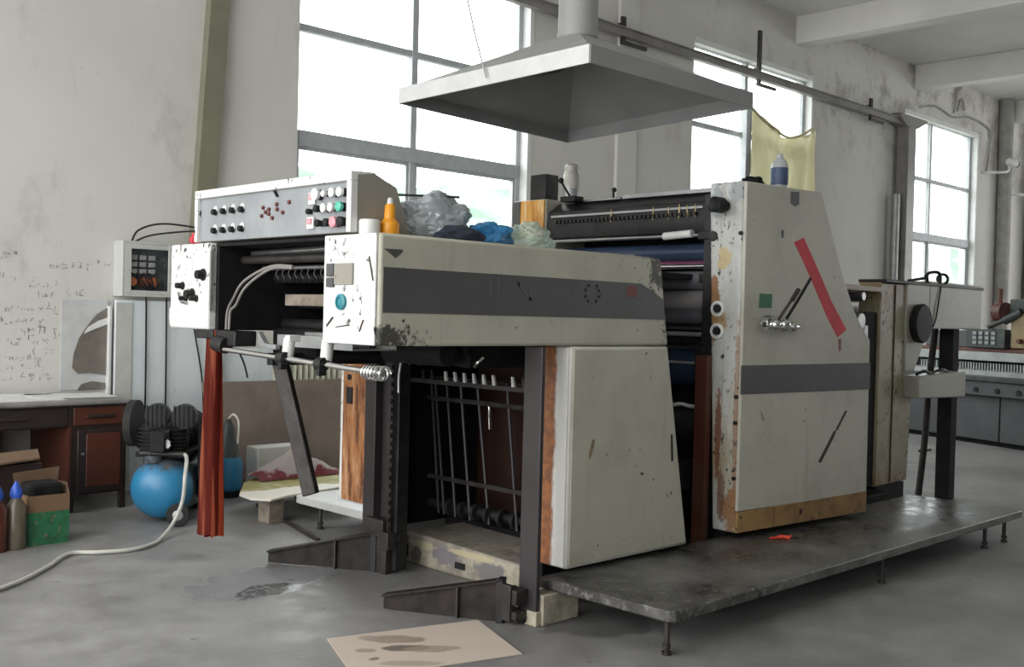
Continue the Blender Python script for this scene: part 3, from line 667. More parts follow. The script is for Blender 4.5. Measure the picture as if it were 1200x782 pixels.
# base crossbeam
bm = B(); prismX(bm, [(3.60, 0), (4.86, 0), (4.86, .16), (4.80, .185), (3.60, .15)], 3.90, 4.35)
bb = obj('base_beam', bm, 'beam_paint', PR, bev=.015)
bm = B(); box(bm, 3.893, 3.905, 4.29, 4.37, .05, .085); obj('bolt_slot', bm, 'black', bb)
bm = B(); box(bm, 3.893, 3.905, 4.79, 4.845, .04, .13); obj('recess', bm, 'black', bb)
# grille of rods at the back of the pile, with finger comb
bm = B(); box(bm, 4.19, 4.215, 3.82, 5.0, 1.04, 1.075); obj('pile_stop_bar', bm, 'iron', PR)
bm = B(); box(bm, 4.17, 4.20, 3.85, 5.02, .93, .955); obj('pile_stop_bar', bm, 'iron', PR)
bm = B(); box(bm, 4.17, 4.20, 3.95, 4.95, .455, .48); obj('pile_stop_bar', bm, 'iron', PR)
for y0, y1 in ((4.92, 4.85), (4.885, 4.80), (4.78, 4.70), (4.655, 4.57), (4.51, 4.41), (4.26, 4.18)):
    bm = B(); cyl(bm, (4.185, y0 + .03, 1.07), (4.185, y1, .25), .0095, n=10); obj('pile_rod', bm, 'post', PR)
bm = B(); tube(bm, [(4.17, 4.44, .93), (4.165, 4.41, .93), (4.165, 4.405, .86), (4.165, 4.40, .80)], .008); obj('rod_hook', bm, 'chrome', PR)
bm = B(); box(bm, 4.0, 4.04, 3.86, 5.0, 1.045, 1.07); cb = obj('finger_bar', bm, 'post', PR)
for y in (4.80, 4.72, 4.60, 4.52, 4.44, 4.36, 4.28, 4.20, 4.05, 3.97):
    bm = B(); prism(bm, [(3.995, y - .011, 1.07), (3.995, y + .011, 1.07), (3.985, y + .006, 1.125), (3.985, y - .006, 1.125)], (.014, 0, 0)); obj('finger', bm, 'white_pl' if 4.0 < y < 4.65 else 'post', cb)
bm = B(); cyl(bm, (4.22, 3.7, .30), (4.22, 5.0, .30), .03)
for i in range(9): cyl(bm, (4.20, 3.86 + i * .11, .30), (4.20, 3.885 + i * .11, .30), .05)
obj('chain_shaft', bm, 'dark', PR)
# dark machine body behind
bm = B(); box(bm, 4.62, 4.68, 3.61, 5.05, .15, 1.31); obj('rear_plate', bm, paint('oily_brown_plate', (.045, .02, .014), dirt=(.012, .01, .01), chips=.7, dirtamt=1.2), PR)
bm = B(); box(bm, 3.80, 4.60, 4.98, 5.04, .18, 1.31); obj('inner_side_plate', bm, 'darker', PR)
bm = B(); box(bm, 3.80, 4.60, 3.612, 3.64, .16, 1.31); obj('inner_side_plate', bm, 'darker', PR)
bm = B(); prismX(bm, [(3.83, 1.19), (3.83, 1.32), (4.82, 1.32), (4.82, 1.24)], 3.48, 4.55); cyl(bm, (3.35, 3.84, 1.26), (3.35, 4.30, 1.26), .06); ball(bm, (3.40, 4.12, 1.24), .05)
obj('delivery_underside', bm, 'darker', PR, bev=.004)
for y in (4.02, 4.06, 4.12, 3.70):
    bm = B(); tube(bm, [(3.45, y, 1.25), (3.43, y + .02, 1.225), (3.44, y + .05, 1.205)], .007); obj('grease_nipple', bm, 'chrome', PR)

# --- printing tower, near side
sk = lambda x: 3.412 - .105 * (x - 5.2)      # outer face swings outwards to the feeder end
tp = [(5.19, .235), (5.19, 2.262), (5.91, 2.262), (6.15, 1.77), (6.30, 1.52), (6.475, 1.35), (6.487, .24)]
YB = lambda z: 3.575 + (z - .25) * .040
bm = B(); loft(bm, [(x, sk(x) + .012, z) for x, z in tp], [(x, YB(z), z) for x, z in tp]); tw = obj('printing_tower', bm, 'front_paint', PR, bev=.012)
tw['label'] = 'tall chipped tower housing with swung side door'
bm = B(); tp2 = [(5.20, .36), (5.20, 2.258), (5.905, 2.258), (6.145, 1.768), (6.295, 1.522), (6.468, 1.352), (6.48, .36)]
loft(bm, [(x, sk(x) - .006, z) for x, z in tp2], [(x, sk(x) + .018, z) for x, z in tp2]); td = obj('side_door', bm, 'paint_tower', tw, bev=.006)
bm = B(); st = [(5.20, 1.035), (5.20, 1.202), (6.476, 1.208), (6.478, 1.035)]
loft(bm, [(x, sk(x) - .008, z) for x, z in st], [(x, sk(x), z) for x, z in st]); obj('stripe', bm, 'stripe', tw, smooth=False)
bm = B(); st = [(5.195, .236), (5.20, .355), (6.48, .375), (6.482, .24)]
loft(bm, [(x, sk(x) - .007, z) for x, z in st], [(x, sk(x) + .012, z) for x, z in st]); obj('skirt', bm, 'skirt', tw, bev=.003)
bm = B(); a, b = Vector((5.72, 0, 1.96)), Vector((6.18, 0, 1.41))
def side_strip(bm, P, t=.0025): loft(bm, [(x, sk(x) - .006 - t, z) for x, z in P], [(x, sk(x) - .004, z) for x, z in P])
side_strip(bm, [(5.645, 1.935), (5.735, 1.97), (5.81, 1.88), (5.91, 1.755), (6.03, 1.60), (6.20, 1.42), (6.11, 1.37), (6.00, 1.49), (5.84, 1.70), (5.72, 1.85)]); obj('red_tape', bm, 'red_tape', tw, smooth=False)
bm = B(); side_strip(bm, [(6.12, 1.36), (6.15, 1.36), (6.15, 1.29), (6.13, 1.28)], .0015); obj('tape_residue', bm, 'emblem', tw, smooth=False)
bm = B(); side_strip(bm, [(5.335, 1.535), (5.45, 1.537), (5.453, 1.62), (5.338, 1.62)]); obj('green_sticker', bm, 'green_st', tw, smooth=False)
bm = B(); side_strip(bm, [(5.95, .60), (5.975, .59), (6.10, .74), (6.13, .79), (6.10, .78)]); obj('scratch', bm, 'scratch', tw, smooth=False)
bm = B(); side_strip(bm, [(6.12, .79), (6.14, .785), (6.24, .905), (6.215, .905)], .0015); obj('scratch', bm, 'scratch', tw, smooth=False)
bm = B(); side_strip(bm, [(5.40, .88), (5.415, .875), (5.385, .93), (5.375, .935)], .0015); obj('scratch', bm, 'scratch_pale', tw, smooth=False)
bm = B(); side_strip(bm, [(5.60, 2.235), (5.68, 2.24), (5.68, 2.165), (5.645, 2.15), (5.60, 2.165)]); obj('dirt_patch', bm, 'stripe', tw, smooth=False)
bm = B(); side_strip(bm, [(5.52, 2.0), (5.545, 2.0), (5.54, 1.955), (5.525, 1.955)]); obj('keyhole', bm, 'stripe', tw, smooth=False)
bm = B(); side_strip(bm, [(5.77, .285), (5.80, .29), (5.80, .32), (5.775, .325)], .003); obj('keyhole', bm, 'scratch', tw, smooth=False)
# levers
yb = sk(5.45)
bm = B(); lathe(bm, (5.36, yb, 1.445), [(.02, 0), (.02, .02), (.05, .03), (.05, .07), (.03, .08)], 18, (0, -1, 0)); hb = obj('lever_hub', bm, 'chrome', tw)
bm = B(); ball(bm, (5.36, yb - .09, 1.44), .035); ball(bm, (5.47, yb - .08, 1.44), .042); cyl(bm, (5.30, yb - .055, 1.44), (5.62, yb - .055, 1.43), .016); lathe(bm, (5.60, yb - .05, 1.43), [(.018, 0), (.03, .02), (.02, .06), (.012, .09)], 14, (1, 0, 0)); obj('hub_knuckle', bm, 'chrome', hb)
bm = B(); tube(bm, [(5.41, yb - .08, 1.47), (5.46, yb - .11, 1.555), (5.53, yb - .13, 1.64)], .009); cyl(bm, (5.485, yb - .12, 1.585), (5.535, yb - .132, 1.65), .014); obj('lever', bm, 'iron', tw)
bm = B(); tube(bm, [(5.49, yb - .08, 1.47), (5.57, yb - .11, 1.59), (5.67, yb - .13, 1.72)], .009); obj('lever', bm, 'black', tw)
# front face fittings
bm = B(); lathe(bm, (5.19, 3.54, 2.121), [(.03, 0), (.03, .04), (.046, .045), (.046, .12), (.035, .128), (.02, .12), (0, .12)], 20, (-1, 0, 0)); obj('hand_knob', bm, 'black', tw)
for z in (1.525, 1.395):
    bm = B(); lathe(bm, (5.19, 3.572, z), [(.046, 0), (.046, .012), (.032, .016), (.026, .004), (0, .004)], 20, (-1, 0, 0)); k = obj('socket', bm, 'paint_lit_white', tw)
    bm = B(); cyl(bm, (5.188, 3.572, z), (5.172, 3.572, z), .024, n=16); obj('socket_hole', bm, 'black', k)
for z in (1.96, 1.02, .87, .55):
    bm = B(); cyl(bm, (5.19, 3.43, z), (5.178, 3.43, z), .012, n=10); obj('bolt', bm, 'black', tw)
def front_patch(P, mat, nm):
    bm = B(); prism(bm, [(5.1895, y, z) for y, z in P], (-.0025, 0, 0)); obj(nm, bm, mat, tw, smooth=False)
M['peel'] = plain('yellow_peel', (.55, .42, .20), .6, 0, .25, 30)
M['rustp'] = paint('rust_bleed', (.42, .17, .05), dirt=(.55, .45, .30), chips=.6, dirtamt=1.2)
bm = B(); box(bm, 5.14, 5.19, YB(.5) + .02, YB(.5) + .10, .1, 1.25); obj('side_frame', bm, paint('red_lead_strip', (.10, .03, .02), chips=.7), PR)
bm = B(); box(bm, 5.21, 6.46, 3.62, 3.70, .0, 2.20); obj('side_frame', bm, 'dark', PR)
bm = B(); box(bm, 5.25, 6.46, 3.525, 3.60, .0, .234); obj('tower_base', bm, 'darker', PR)
# far tower
bm = B(); prismY(bm, [(5.25, .1), (5.25, 2.262), (5.95, 2.262), (6.4, 1.35), (6.4, .1)], 5.045, 5.36); ft = obj('far_tower', bm, 'paint', PR, bev=.01)
bm = B(); box(bm, 5.238, 5.252, 5.05, 5.28, 2.0, 2.255); obj('front_plate', bm, 'rust_box', ft, bev=.003)
bm = B(); box(bm, 5.236, 5.252, 5.285, 5.355, 2.0, 2.255); obj('front_plate', bm, 'stripe', ft, bev=.003)
bm = B(); box(bm, 5.27, 5.40, 5.07, 5.22, 2.262, 2.438); obj('motor_housing', bm, 'dark', ft, bev=.006)
# ink fountain and rollers
bm = B(); prismY(bm, [(5.28, 1.985), (5.26, 2.06), (5.28, 2.17), (5.38, 2.235), (5.62, 2.235), (5.62, 1.99)], 3.69, 5.045); fo = obj('ink_fountain', bm, 'dark', PR, bev=.005)
bm = B(); box(bm, 5.36, 5.64, 3.70, 4.46, 2.235, 2.262); obj('top_plate', bm, 'galv', fo, bev=.003)
bm = B(); box(bm, 5.36, 5.64, 4.48, 4.90, 2.235, 2.250); obj('top_plate', bm, 'steel', fo, bev=.003)
for i in range(34):
    y = 3.80 + i * .0345
    bm = B(); cyl(bm, (5.275, y, 2.10), (5.235, y, 2.095), .011, n=8); obj('ink_key', bm, 'iron', fo)
bm = B(); box(bm, 5.255, 5.275, 3.75, 5.0, 2.128, 2.142); obj('key_rail', bm, 'galv', fo)
for y, w in ((4.46, .007), (4.12, .006), (4.00, .005), (3.92, .009), (3.86, .006), (3.80, .006)):
    bm = B(); prism(bm, [(5.252, y, 2.13 + w * 4), (5.252, y - w, 2.14), (5.252, y - w * .4, 2.09 - w), (5.252, y + w * .4, 2.07)], (-.003, 0, 0)); obj('ink_splash', bm, 'peel', fo, smooth=False)
bm = B(); tube(bm, [(5.30, 4.86, 2.262), (5.28, 4.90, 2.33), (5.27, 4.925, 2.375)], .008); ball(bm, (5.27, 4.927, 2.38), .02); box(bm, 5.27, 5.36, 4.80, 4.93, 2.235, 2.27); obj('ratchet_lever', bm, 'black', fo)
bm = B(); cyl(bm, (5.40, 4.57, 2.25), (5.40, 4.57, 2.30), .008); ball(bm, (5.40, 4.565, 2.305), .017); obj('knob', bm, 'black', fo)
bm = B(); cyl(bm, (5.24, 3.72, 1.965), (5.24, 5.10, 1.965), .012); wr_ = obj('wash_up_bar', bm, 'steel', PR)
bm = B(); cyl(bm, (5.23, 3.80, 1.975), (5.23, 4.01, 1.965), .024); obj('bar_handle', bm, 'white_pl', wr_)
bm = B(); box(bm, 5.20, 5.28, 3.60, 3.74, 1.935, 1.985); cyl(bm, (5.18, 3.62, 1.95), (5.28, 3.62, 1.95), .03); obj('bar_bracket', bm, 'dark', wr_, bev=.004)
rl = [(5.36, 1.87, .055, 'roller_blue'), (5.36, 1.795, .03, 'roller_mag'), (5.30, 1.782, .014, 'chrome'), (5.36, 1.70, .058, 'roller'), (5.38, 1.575, .065, 'roller_pale'), (5.36, 1.475, .05, 'roller'),
      (5.28, 1.408, .012, 'chrome'), (5.28, 1.37, .014, 'galv'), (5.42, 1.33, .05, 'dark'), (5.42, 1.17, .13, 'roller_blue'), (5.30, 1.29, .010, 'chrome'), (5.28, 1.195, .009, 'galv'), (5.45, .80, .14, 'dark'), (5.45, .45, .14, 'dark')]
for x, z, r, m_ in rl:
    bm = B(); cyl(bm, (x, 3.74, z), (x, 5.03, z), r, n=28); cyl(bm, (x, 3.69, z), (x, 5.045, z), r * .45, n=12); obj('roller', bm, m_, PR)
bm = B(); box(bm, 5.66, 5.72, 3.70, 5.045, .1, 2.2); obj('rear_plate', bm, 'darker', PR)
bm = B(); box(bm, 5.22, 5.27, 3.66, 3.75, 1.10, 1.32); cyl(bm, (5.20, 3.70, 1.27), (5.24, 3.70, 1.27), .026); cyl(bm, (5.20, 3.70, 1.15), (5.24, 3.70, 1.15), .03); obj('bearing_block', bm, 'dark', PR, bev=.004)
bm = B(); box(bm, 5.22, 5.26, 3.68, 3.74, 1.68, 1.73); obj('bearing_block', bm, 'black', PR, bev=.004)
bm = B(); tube(bm, [(5.25, 3.74, .94), (5.26, 3.80, .935), (5.25, 3.86, .945), (5.26, 3.92, .935), (5.25, 3.99, .93)], .012, 6); obj('cleaning_rod', bm, 'white_pl', PR)
bm = B(); box(bm, 4.72, 5.25, 3.72, 5.0, .45, .62); box(bm, 4.68, 5.66, 3.70, 5.04, 0, .15); box(bm, 4.36, 4.68, 3.56, 5.0, 0, .20); box(bm, 5.66, 7.5, 3.62, 5.0, 0, .22); obj('bed_light_block', bm, 'darker', PR, bev=.01)  # bed extended with solid dark blocks added to stop light from behind
bm = B(); box(bm, 4.45, 5.30, 3.84, 4.80, 1.70, 1.735); obj('chain_guard', bm, 'dark', PR, bev=.006)
# --- feeder
bm = B(); box(bm, 6.46, 7.55, 3.72, 5.0, 1.70, 1.74); fb_ = obj('feed_board', bm, 'wood', PR, bev=.004)
bm = B(); cyl(bm, (6.9, 3.70, 1.62), (6.9, 5.0, 1.62), .04); cyl(bm, (7.2, 3.70, 1.66), (7.2, 5.0, 1.66), .03); cyl(bm, (6.75, 3.7, 1.45), (6.75, 5.0, 1.45), .08); obj('feed_roller', bm, 'steel', PR)
bm = B(); box(bm, 6.48, 7.5, 3.74, 4.95, .25, 1.55); obj('feed_gear_case', bm, 'darker', PR, bev=.01)
bm = B(); box(bm, 7.0, 7.15, 3.69, 3.75, 1.42, 1.54); cyl(bm, (7.1, 3.66, 1.48), (7.1, 3.74, 1.48), .06); box(bm, 7.2, 7.26, 3.69, 3.75, 1.0, 1.45); obj('feed_bracket', bm, 'steel', PR, bev=.006)
bm = B(); prismY(bm, [(7.50, .24), (7.50, 1.775), (7.90, 1.775), (7.92, 1.0), (8.06, .9), (8.02, .25)], 3.72, 3.90); fc = obj('feeder_column', bm, 'paint_feed', PR, bev=.01)
bm = B(); box(bm, 7.72, 7.728, 3.712, 3.73, .26, 1.76); obj('seam', bm, 'scratch', fc)
bm = B(); box(bm, 7.55, 8.0, 3.735, 3.90, 0, .238); obj('column_base', bm, 'darker', PR)
bm = B(); prismY(bm, [(7.90, 1.10), (7.90, 1.78), (8.30, 1.80), (8.30, 1.436), (8.06, 1.10)], 3.705, 3.90); box(bm, 8.30, 9.33, 3.705, 3.90, 1.436, 1.815); fh = obj('feeder_head_cover', bm, 'paint_feed_side', PR, bev=.008)
bm = B(); box(bm, 7.53, 9.34, 3.695, 3.92, 1.776, 1.80); obj('head_lid', bm, 'iron', fh, bev=.004)
bm = B(); lathe(bm, (8.09, 3.71, 1.475), [(.12, 0), (.15, .01), (.155, .05), (.14, .065), (.0, .068)], 32, (0, -1, 0)); obj('handwheel', bm, 'black', fh)
bm = B(); tube(bm, [(8.50, 3.70, 1.80), (8.44, 3.695, 1.65), (8.40, 3.695, 1.52), (8.36, 3.70, 1.45)], .006); obj('cable', bm, 'black', fh)
bm = B(); prismY(bm, [(7.93, .90), (7.93, 1.07), (8.79, 1.09), (8.79, .88)], 3.60, 3.75); sh = obj('feeder_shelf', bm, 'paint_feed_side', PR, bev=.008)
bm = B(); tube(bm, [(8.0, 3.66, 1.08), (8.1, 3.64, 1.105), (8.25, 3.66, 1.085), (8.4, 3.64, 1.11), (8.55, 3.66, 1.095)], .012); obj('tool_strip', bm, 'dark', sh)
bm = B(); box(bm, 8.85, 8.97, 3.74, 3.86, 0, 1.436); obj('feeder_post', bm, 'darker', PR, bev=.006)
bm = B(); tube(bm, [(8.83, 3.99, 0), (8.86, 3.96, .5), (8.86, 3.94, .95), (8.86, 3.90, 1.44)], .028, 10); box(bm, 8.83, 9.0, 3.96, 4.0, .38, .40); obj('feeder_post', bm, 'iron', PR)
bm = B(); box(bm, 8.8, 8.9, 4.9, 5.0, 0, 1.44); obj('feeder_post', bm, 'darker', PR, bev=.006)
bm = B(); box(bm, 7.5, 9.33, 4.95, 5.15, 1.3, 1.78); box(bm, 7.5, 7.95, 4.95, 5.15, 0, 1.3); obj('feeder_column', bm, 'paint_feed_side', PR, bev=.01)
bm = B(); cyl(bm, (8.0, 3.90, 1.66), (8.0, 4.95, 1.66), .025); cyl(bm, (9.1, 3.90, 1.6), (9.1, 4.95, 1.6), .025); obj('cross_rod', bm, 'steel', PR)
# wire clamp on the lid: a hoop and a bent handle
bm = B(); c = Vector((8.56, 3.72, 1.842)); pts = [c + Vector((.042 * math.cos(a) * .71, -.042 * math.cos(a) * .71, .040 * math.sin(a))) for a in [2 * PI * i / 20 for i in range(21)]]
tube(bm, pts, .012, 8, smooth=False); obj('wire_hoop', bm, 'black', fh); bm = B(); c2 = Vector((8.28, 3.72, 1.803))
tube(bm, [c2, c2 + Vector((0, 0, .07)), c2 + Vector((.05, -.05, .085)), c2 + Vector((.07, -.07, .06)), c2 + Vector((.07, -.07, -.006))], .013, 8)
obj('wire_hook', bm, 'black', fh); bm = B(); tube(bm, [(7.95, 3.72, 1.805), (8.25, 3.72, 1.84), (8.24, 3.72, 1.855), (8.28, 3.72, 1.86)], .012, 8); obj('wire_handle', bm, 'black', fh)

# ------------------------------------------------------------------ footboards
def footboard(x0, x1, y0, y1, legs, label, nearcorner, mat='deck', name='footboard'):
    t = thing(name, ((x0 + x1) / 2, (y0 + y1) / 2, 0), label, 'platform')
    bm = B(); P = []
    r = .05; yy = y0 if nearcorner else y1; s = 1 if nearcorner else -1
    ring = [(x0, y1 if nearcorner else y0)] + [(x0 + r - r * math.cos(a), yy + s * (r - r * math.sin(a))) for a in [PI / 2 * i / 6 for i in range(7)]] + [(x1, yy), (x1, y1 if nearcorner else y0)]
    loft(bm, [(x, y, .148) for x, y in ring], [(x, y, .20) for x, y in ring]); obj('deck', bm, mat, t, bev=.006)
    for x, y in legs:
        bm = B(); cyl(bm, (x, y, .012), (x, y, .149), .013, n=10); cyl(bm, (x, y, 0), (x, y, .014), .022, n=12); cyl(bm, (x, y, .03), (x, y, .045), .02, n=6); obj('leg', bm, 'iron', t)
    return t
footboard(3.68, 7.66, 2.72, 3.52, [(3.71, 2.77), (5.68, 2.76), (7.12, 2.76), (7.45, 2.76), (4.6, 3.46), (7.4, 3.46)], 'long dark checker-plate footboard on thin legs along the near side of the press', True)
footboard(4.0, 6.2, 5.37, 6.15, [(4.05, 5.90), (4.1, 5.45), (5.9, 5.9), (5.9, 5.45)], 'pale metal footboard on thin legs beyond the rusted front panel', False, 'deck_pale')

# ------------------------------------------------------------------ exhaust hood
hd = thing('exhaust_hood', (4.65, 4.25, 2.7), 'large grey pyramid exhaust hood hanging on a round duct over the press', 'exhaust hood')
rim = [Vector((3.91, 4.97, 2.69)), Vector((3.87, 3.45, 2.69)), Vector((5.28, 3.45, 2.69)), Vector((5.53, 5.11, 2.69))]
cx, cy = 4.69, 4.28
neck = [Vector((cx - .125, cy + .125, 3.10)), Vector((cx - .125, cy - .125, 3.10)), Vector((cx + .125, cy - .125, 3.10)), Vector((cx + .125, cy + .125, 3.10))]
bm = B(); up = Vector((0, 0, .085)); vo = [bm.verts.new(p + up) for p in rim]; vn = [bm.verts.new(p) for p in neck]
for i in range(4): bm.faces.new((vo[i], vo[(i + 1) % 4], vn[(i + 1) % 4], vn[i]))
bmesh.ops.recalc_face_normals(bm, faces=bm.faces)
bmesh.ops.solidify(bm, geom=bm.faces[:], thickness=.006)
obj('canopy', bm, 'hood_out', hd, smooth=False)
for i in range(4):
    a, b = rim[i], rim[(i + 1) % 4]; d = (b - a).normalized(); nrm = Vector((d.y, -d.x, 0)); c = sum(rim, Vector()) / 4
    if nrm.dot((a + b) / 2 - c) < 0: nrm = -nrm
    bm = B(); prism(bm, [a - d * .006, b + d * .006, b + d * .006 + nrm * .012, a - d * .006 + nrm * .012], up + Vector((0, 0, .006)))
    obj('rim', bm, 'hood_lit_rim' if i == 0 else 'hood_out', hd, smooth=False)
bm = B(); n = 28
for z0, z1 in ((3.08, ZC - .002),): cyl(bm, (cx, cy, z0), (cx, cy, z1), .118, n=n)
for z in (3.11, 4.2, 5.2): cyl(bm, (cx, cy, z), (cx, cy, z + .03), .122, n=n)
obj('duct', bm, 'hood_out', hd)
bm = B(); tube(bm, [(3.856, 4.17, 2.72), (3.87, 4.31, 3.05), (3.89, 4.40, 3.35), (3.92, 4.50, 4.2), (3.95, 4.55, ZC - .001)], .005, 6); obj('suspension_wire', bm, 'galv', hd)
bm = B(); tube(bm, [(3.88, 3.52, 2.735), (3.9, 3.7, 2.69), (3.9, 3.9, 2.70), (3.9, 4.2, 2.715), (3.9, 4.5, 2.71)], .007, 6); obj('cable', bm, 'black', hd)

# ------------------------------------------------------------------ rail and post along the wall
rt = thing('crane_rail', (12.2, 8.0, 4.78), 'grimy horizontal steel rail running along the wall past the windows to a post', 'rail')
bm = B(); box(bm, 3.0, 16.85, 7.96, 8.04, 4.74, 4.82); box(bm, 3.0, 16.85, 7.93, 8.07, 4.82, 4.835); obj('rail_beam', bm, 'pipe_dark', rt)
bm = B(); box(bm, 16.72, 17.0, 7.90, 8.10, 0, 4.72); prismY(bm, [(16.66, 4.72), (17.06, 4.72), (17.4, 4.86), (17.4, 4.90), (16.4, 4.90), (16.4, 4.84)], 7.90, 8.10); obj('rail_post', bm, 'pipe_dark', rt, bev=.01)
for x, hi in ((9.55, 4.97), (12.42, 5.40), (15.6, 5.0)):
    bm = B(); box(bm, x - .03, x + .03, 7.98, 8.02, 4.66, hi); box(bm, x - .02, x + .45, 8.0, 8.03, 4.66, 4.70); box(bm, x - .03, x + .03, 8.02, Y1, 4.86, 4.90); obj('rail_bracket', bm, 'iron', rt)
bm = B(); cyl(bm, (16.55, 8.0, 0), (16.55, 8.0, 3.6), .06); t_ = obj('conduit_pipe', bm, 'galv', at=(16.55, 8.0, 0)); tag(t_, 'thin bright conduit pipe standing beside the rail post', 'pipe')
# wall lamps
for (x, z, lab) in ((20.85, 4.55, 'white bracket lamp on the thick pipe nearest the far window'), (22.1, 4.25, 'white bracket lamp on the wall between the two down pipes')):
    t = thing('wall_lamp', (x, Y1, z), lab, 'lamp', 'bracket lamps past the far window')
    bm = B(); tube(bm, [(x - .55, 8.14, z - .16), (x - .40, 7.95, z - .16), (x - .1, 7.85, z - .12), (x, 7.85, z - .02)], .025); obj('bracket', bm, 'reveal', t)
    bm = B(); lathe(bm, (x - .06, 7.85, z + .08), [(.05, 0), (.08, .04), (.09, .18), (.07, .24)], 16, (1, -.2, -.1)); obj('lamp_head', bm, 'reveal', t)
    bm = B(); lathe(bm, (x + .195, 7.80, z + .055), [(.07, 0), (.06, .03), (.0, .04)], 16, (1, -.2, -.1)); obj('lamp_lens', bm, 'black', t)
bm = B(); tube(bm, [(17.6, 8.13, 5.19), (18.2, 8.12, 5.30), (18.9, 8.12, 5.22), (19.6, 8.12, 5.32), (20.3, 8.12, 5.28), (20.6, 8.12, 5.16), (20.55, 8.12, 4.8), (20.45, 8.12, 4.4)], .018, 6)
tag(obj('wall_cable', bm, 'wallcol', at=(19, 8.13, 5.2)), 'loose cable looping over the top of the far window', 'cable')
bm = B(); tube(bm, [(19.1, 8.13, 5.35), (19.15, 8.12, 5.55), (19.3, 8.12, 5.58), (19.35, 8.12, 5.4)], .015, 6); tube(bm, [(18.95, 8.13, 5.30), (19.0, 8.12, 5.5), (19.02, 8.12, 5.65), (19.2, 8.12, 5.78)], .015, 6)
tag(obj('wall_cable', bm, 'wallcol', at=(19.1, 8.13, 5.5)), 'small looped wire on the wall above the far window', 'cable')
# olive duct leaning at the wall
bm = B(); prism(bm, [(4.115, 8.06, 0), (4.29, 8.06, 0), (4.29, 8.149, 0), (4.115, 8.149, 0)], (.335, 0, ZC - .001))
struct(obj('trim_8', bm, 'duct_olive'), 'olive grey flat riser on the wall left of the big window', 'riser')

# olive cloth hung in window 2
bm = B(); nx, nz = 60, 22; vs = []
for i in range(nx + 1):
    u = i / nx; x = 12.30 + 1.66 * u
    sag = max(0, 1 - abs((u - .52) / .48) ** 1.6)
    ztop = 4.36 - .06 * u - .27 * sag * (1 if u < .97 else .6)
    for j in range(nz + 1):
        v = j / nz; zb = 3.30; z = ztop + (zb - ztop) * v
        y = 8.0 + .05 * math.sin(u * 30 + 4 * v * (u - .5)) * (.3 + .7 * v) + .05 * math.sin(u * 12 + 1) + .06 * sag * math.sin(min(1, v * 2.5) * PI)
        vs.append(bm.verts.new((x + .02 * math.sin(v * 5 + u * 9), y, z)))
for i in range(nx):
    for j in range(nz): a = i * (nz + 1) + j; bm.faces.new((vs[a], vs[a + 1], vs[a + nz + 2], vs[a + nz + 1]))
bmesh.ops.solidify(bm, geom=bm.faces[:], thickness=.004)
ct = thing('hanging_cloth', (13.1, 8.05, 3.3), 'olive yellow cloth slung across the middle window between two corners', 'cloth')
obj('cloth', bm, 'cloth_olive', ct)
bm = B(); tube(bm, [(12.32, 8.03, 4.35), (12.6, 8.0, 4.20), (12.95, 7.98, 4.09), (13.2, 7.98, 4.06), (13.5, 7.98, 4.13), (13.93, 8.03, 4.30)], .018); obj('hem', bm, 'cloth_olive', ct)
bm = B(); box(bm, 12.22, 12.34, 8.04, 8.10, 3.3, 4.42); obj('side_strip', bm, 'frame', ct)

# ------------------------------------------------------------------ things on the press
zt = 1.777
bm = B(); lathe(bm, (2.70, 3.62, zt), [(.044, 0), (.046, .01), (.046, .06), (.04, .066), (.0, .066)], 24); tag(obj('cup', bm, 'white_pl', at=(2.70, 3.62, zt)), 'small white plastic tub on the corner of the delivery head', 'tub')
t = thing('oil_bottle', (2.79, 3.60, zt), 'bright orange squeeze bottle beside the white tub on the press', 'bottle')
bm = B(); lathe(bm, (2.79, 3.60, zt), [(.040, 0), (.043, .006), (.043, .055), (.026, .075), (.022, .13), (.016, .138)], 24); obj('body', bm, 'orange', t)
bm = B(); lathe(bm, (2.79, 3.60, zt + .137), [(.014, 0), (.012, .02), (.007, .028)], 16); obj('nozzle', bm, 'white_pl', t)
tag(obj('plastic_bag', lump((3.15, 3.74, 1.875), (.20, .12, .125), 3.1, .3, 5), 'plastic_bag', at=(3.13, 3.72, zt)), 'crumpled clear plastic bag heaped behind the orange bottle', 'plastic bag')
tag(obj('rag', lump((3.17, 3.575, 1.806), (.13, .05, .045), 8.2, .2, 5), 'dark_rag', at=(3.21, 3.68, zt)), 'dark blue rag squashed under the clear plastic bag', 'rag')
tag(obj('plastic_bag', lump((3.43, 3.66, 1.822), (.13, .075, .065), 5.7, .4, 5), 'blue_bag', at=(3.47, 3.70, zt)), 'crumpled bright blue plastic bag on top of the delivery head', 'plastic bag')
tag(obj('plastic_wrap', lump((3.74, 3.72, 1.825), (.155, .09, .08), 11.3, .4, 5), 'plastic_green', at=(3.74, 3.72, zt)), 'crumpled pale green plastic wrap near the rust-streaked box', 'plastic wrap')
bm = B(); tube(bm, [(3.20, 3.62, 1.985), (2.96, 3.80, 1.985), (2.965, 3.80, 1.90), (2.97, 3.80, 1.778)], .006, 6, smooth=False); tag(obj('bent_rod', bm, 'iron', at=(3.0, 3.8, 1.78)), 'thin dark rod sticking up behind the console by the plastic bag', 'rod')
bm = B(); box(bm, 4.28, 4.46, 3.66, 3.78, zt, 1.80); cyl(bm, (4.2, 3.72, 1.785), (4.44, 3.6, 1.79), .008); tag(obj('spanner', bm, 'steel', at=(4.35, 3.7, zt), bev=.004), 'dirty steel tool lying at the end of the delivery head', 'tool')
t = thing('bottle', (5.66, 3.48, 2.262), 'white squeeze bottle with navy label on top of the tower', 'bottle')
bm = B(); lathe(bm, (5.66, 3.48, 2.262), [(.050, 0), (.052, .01), (.052, .14), (.04, .17), (.02, .19), (.018, .215), (0, .217)], 20); obj('body', bm, 'clear_b', t)
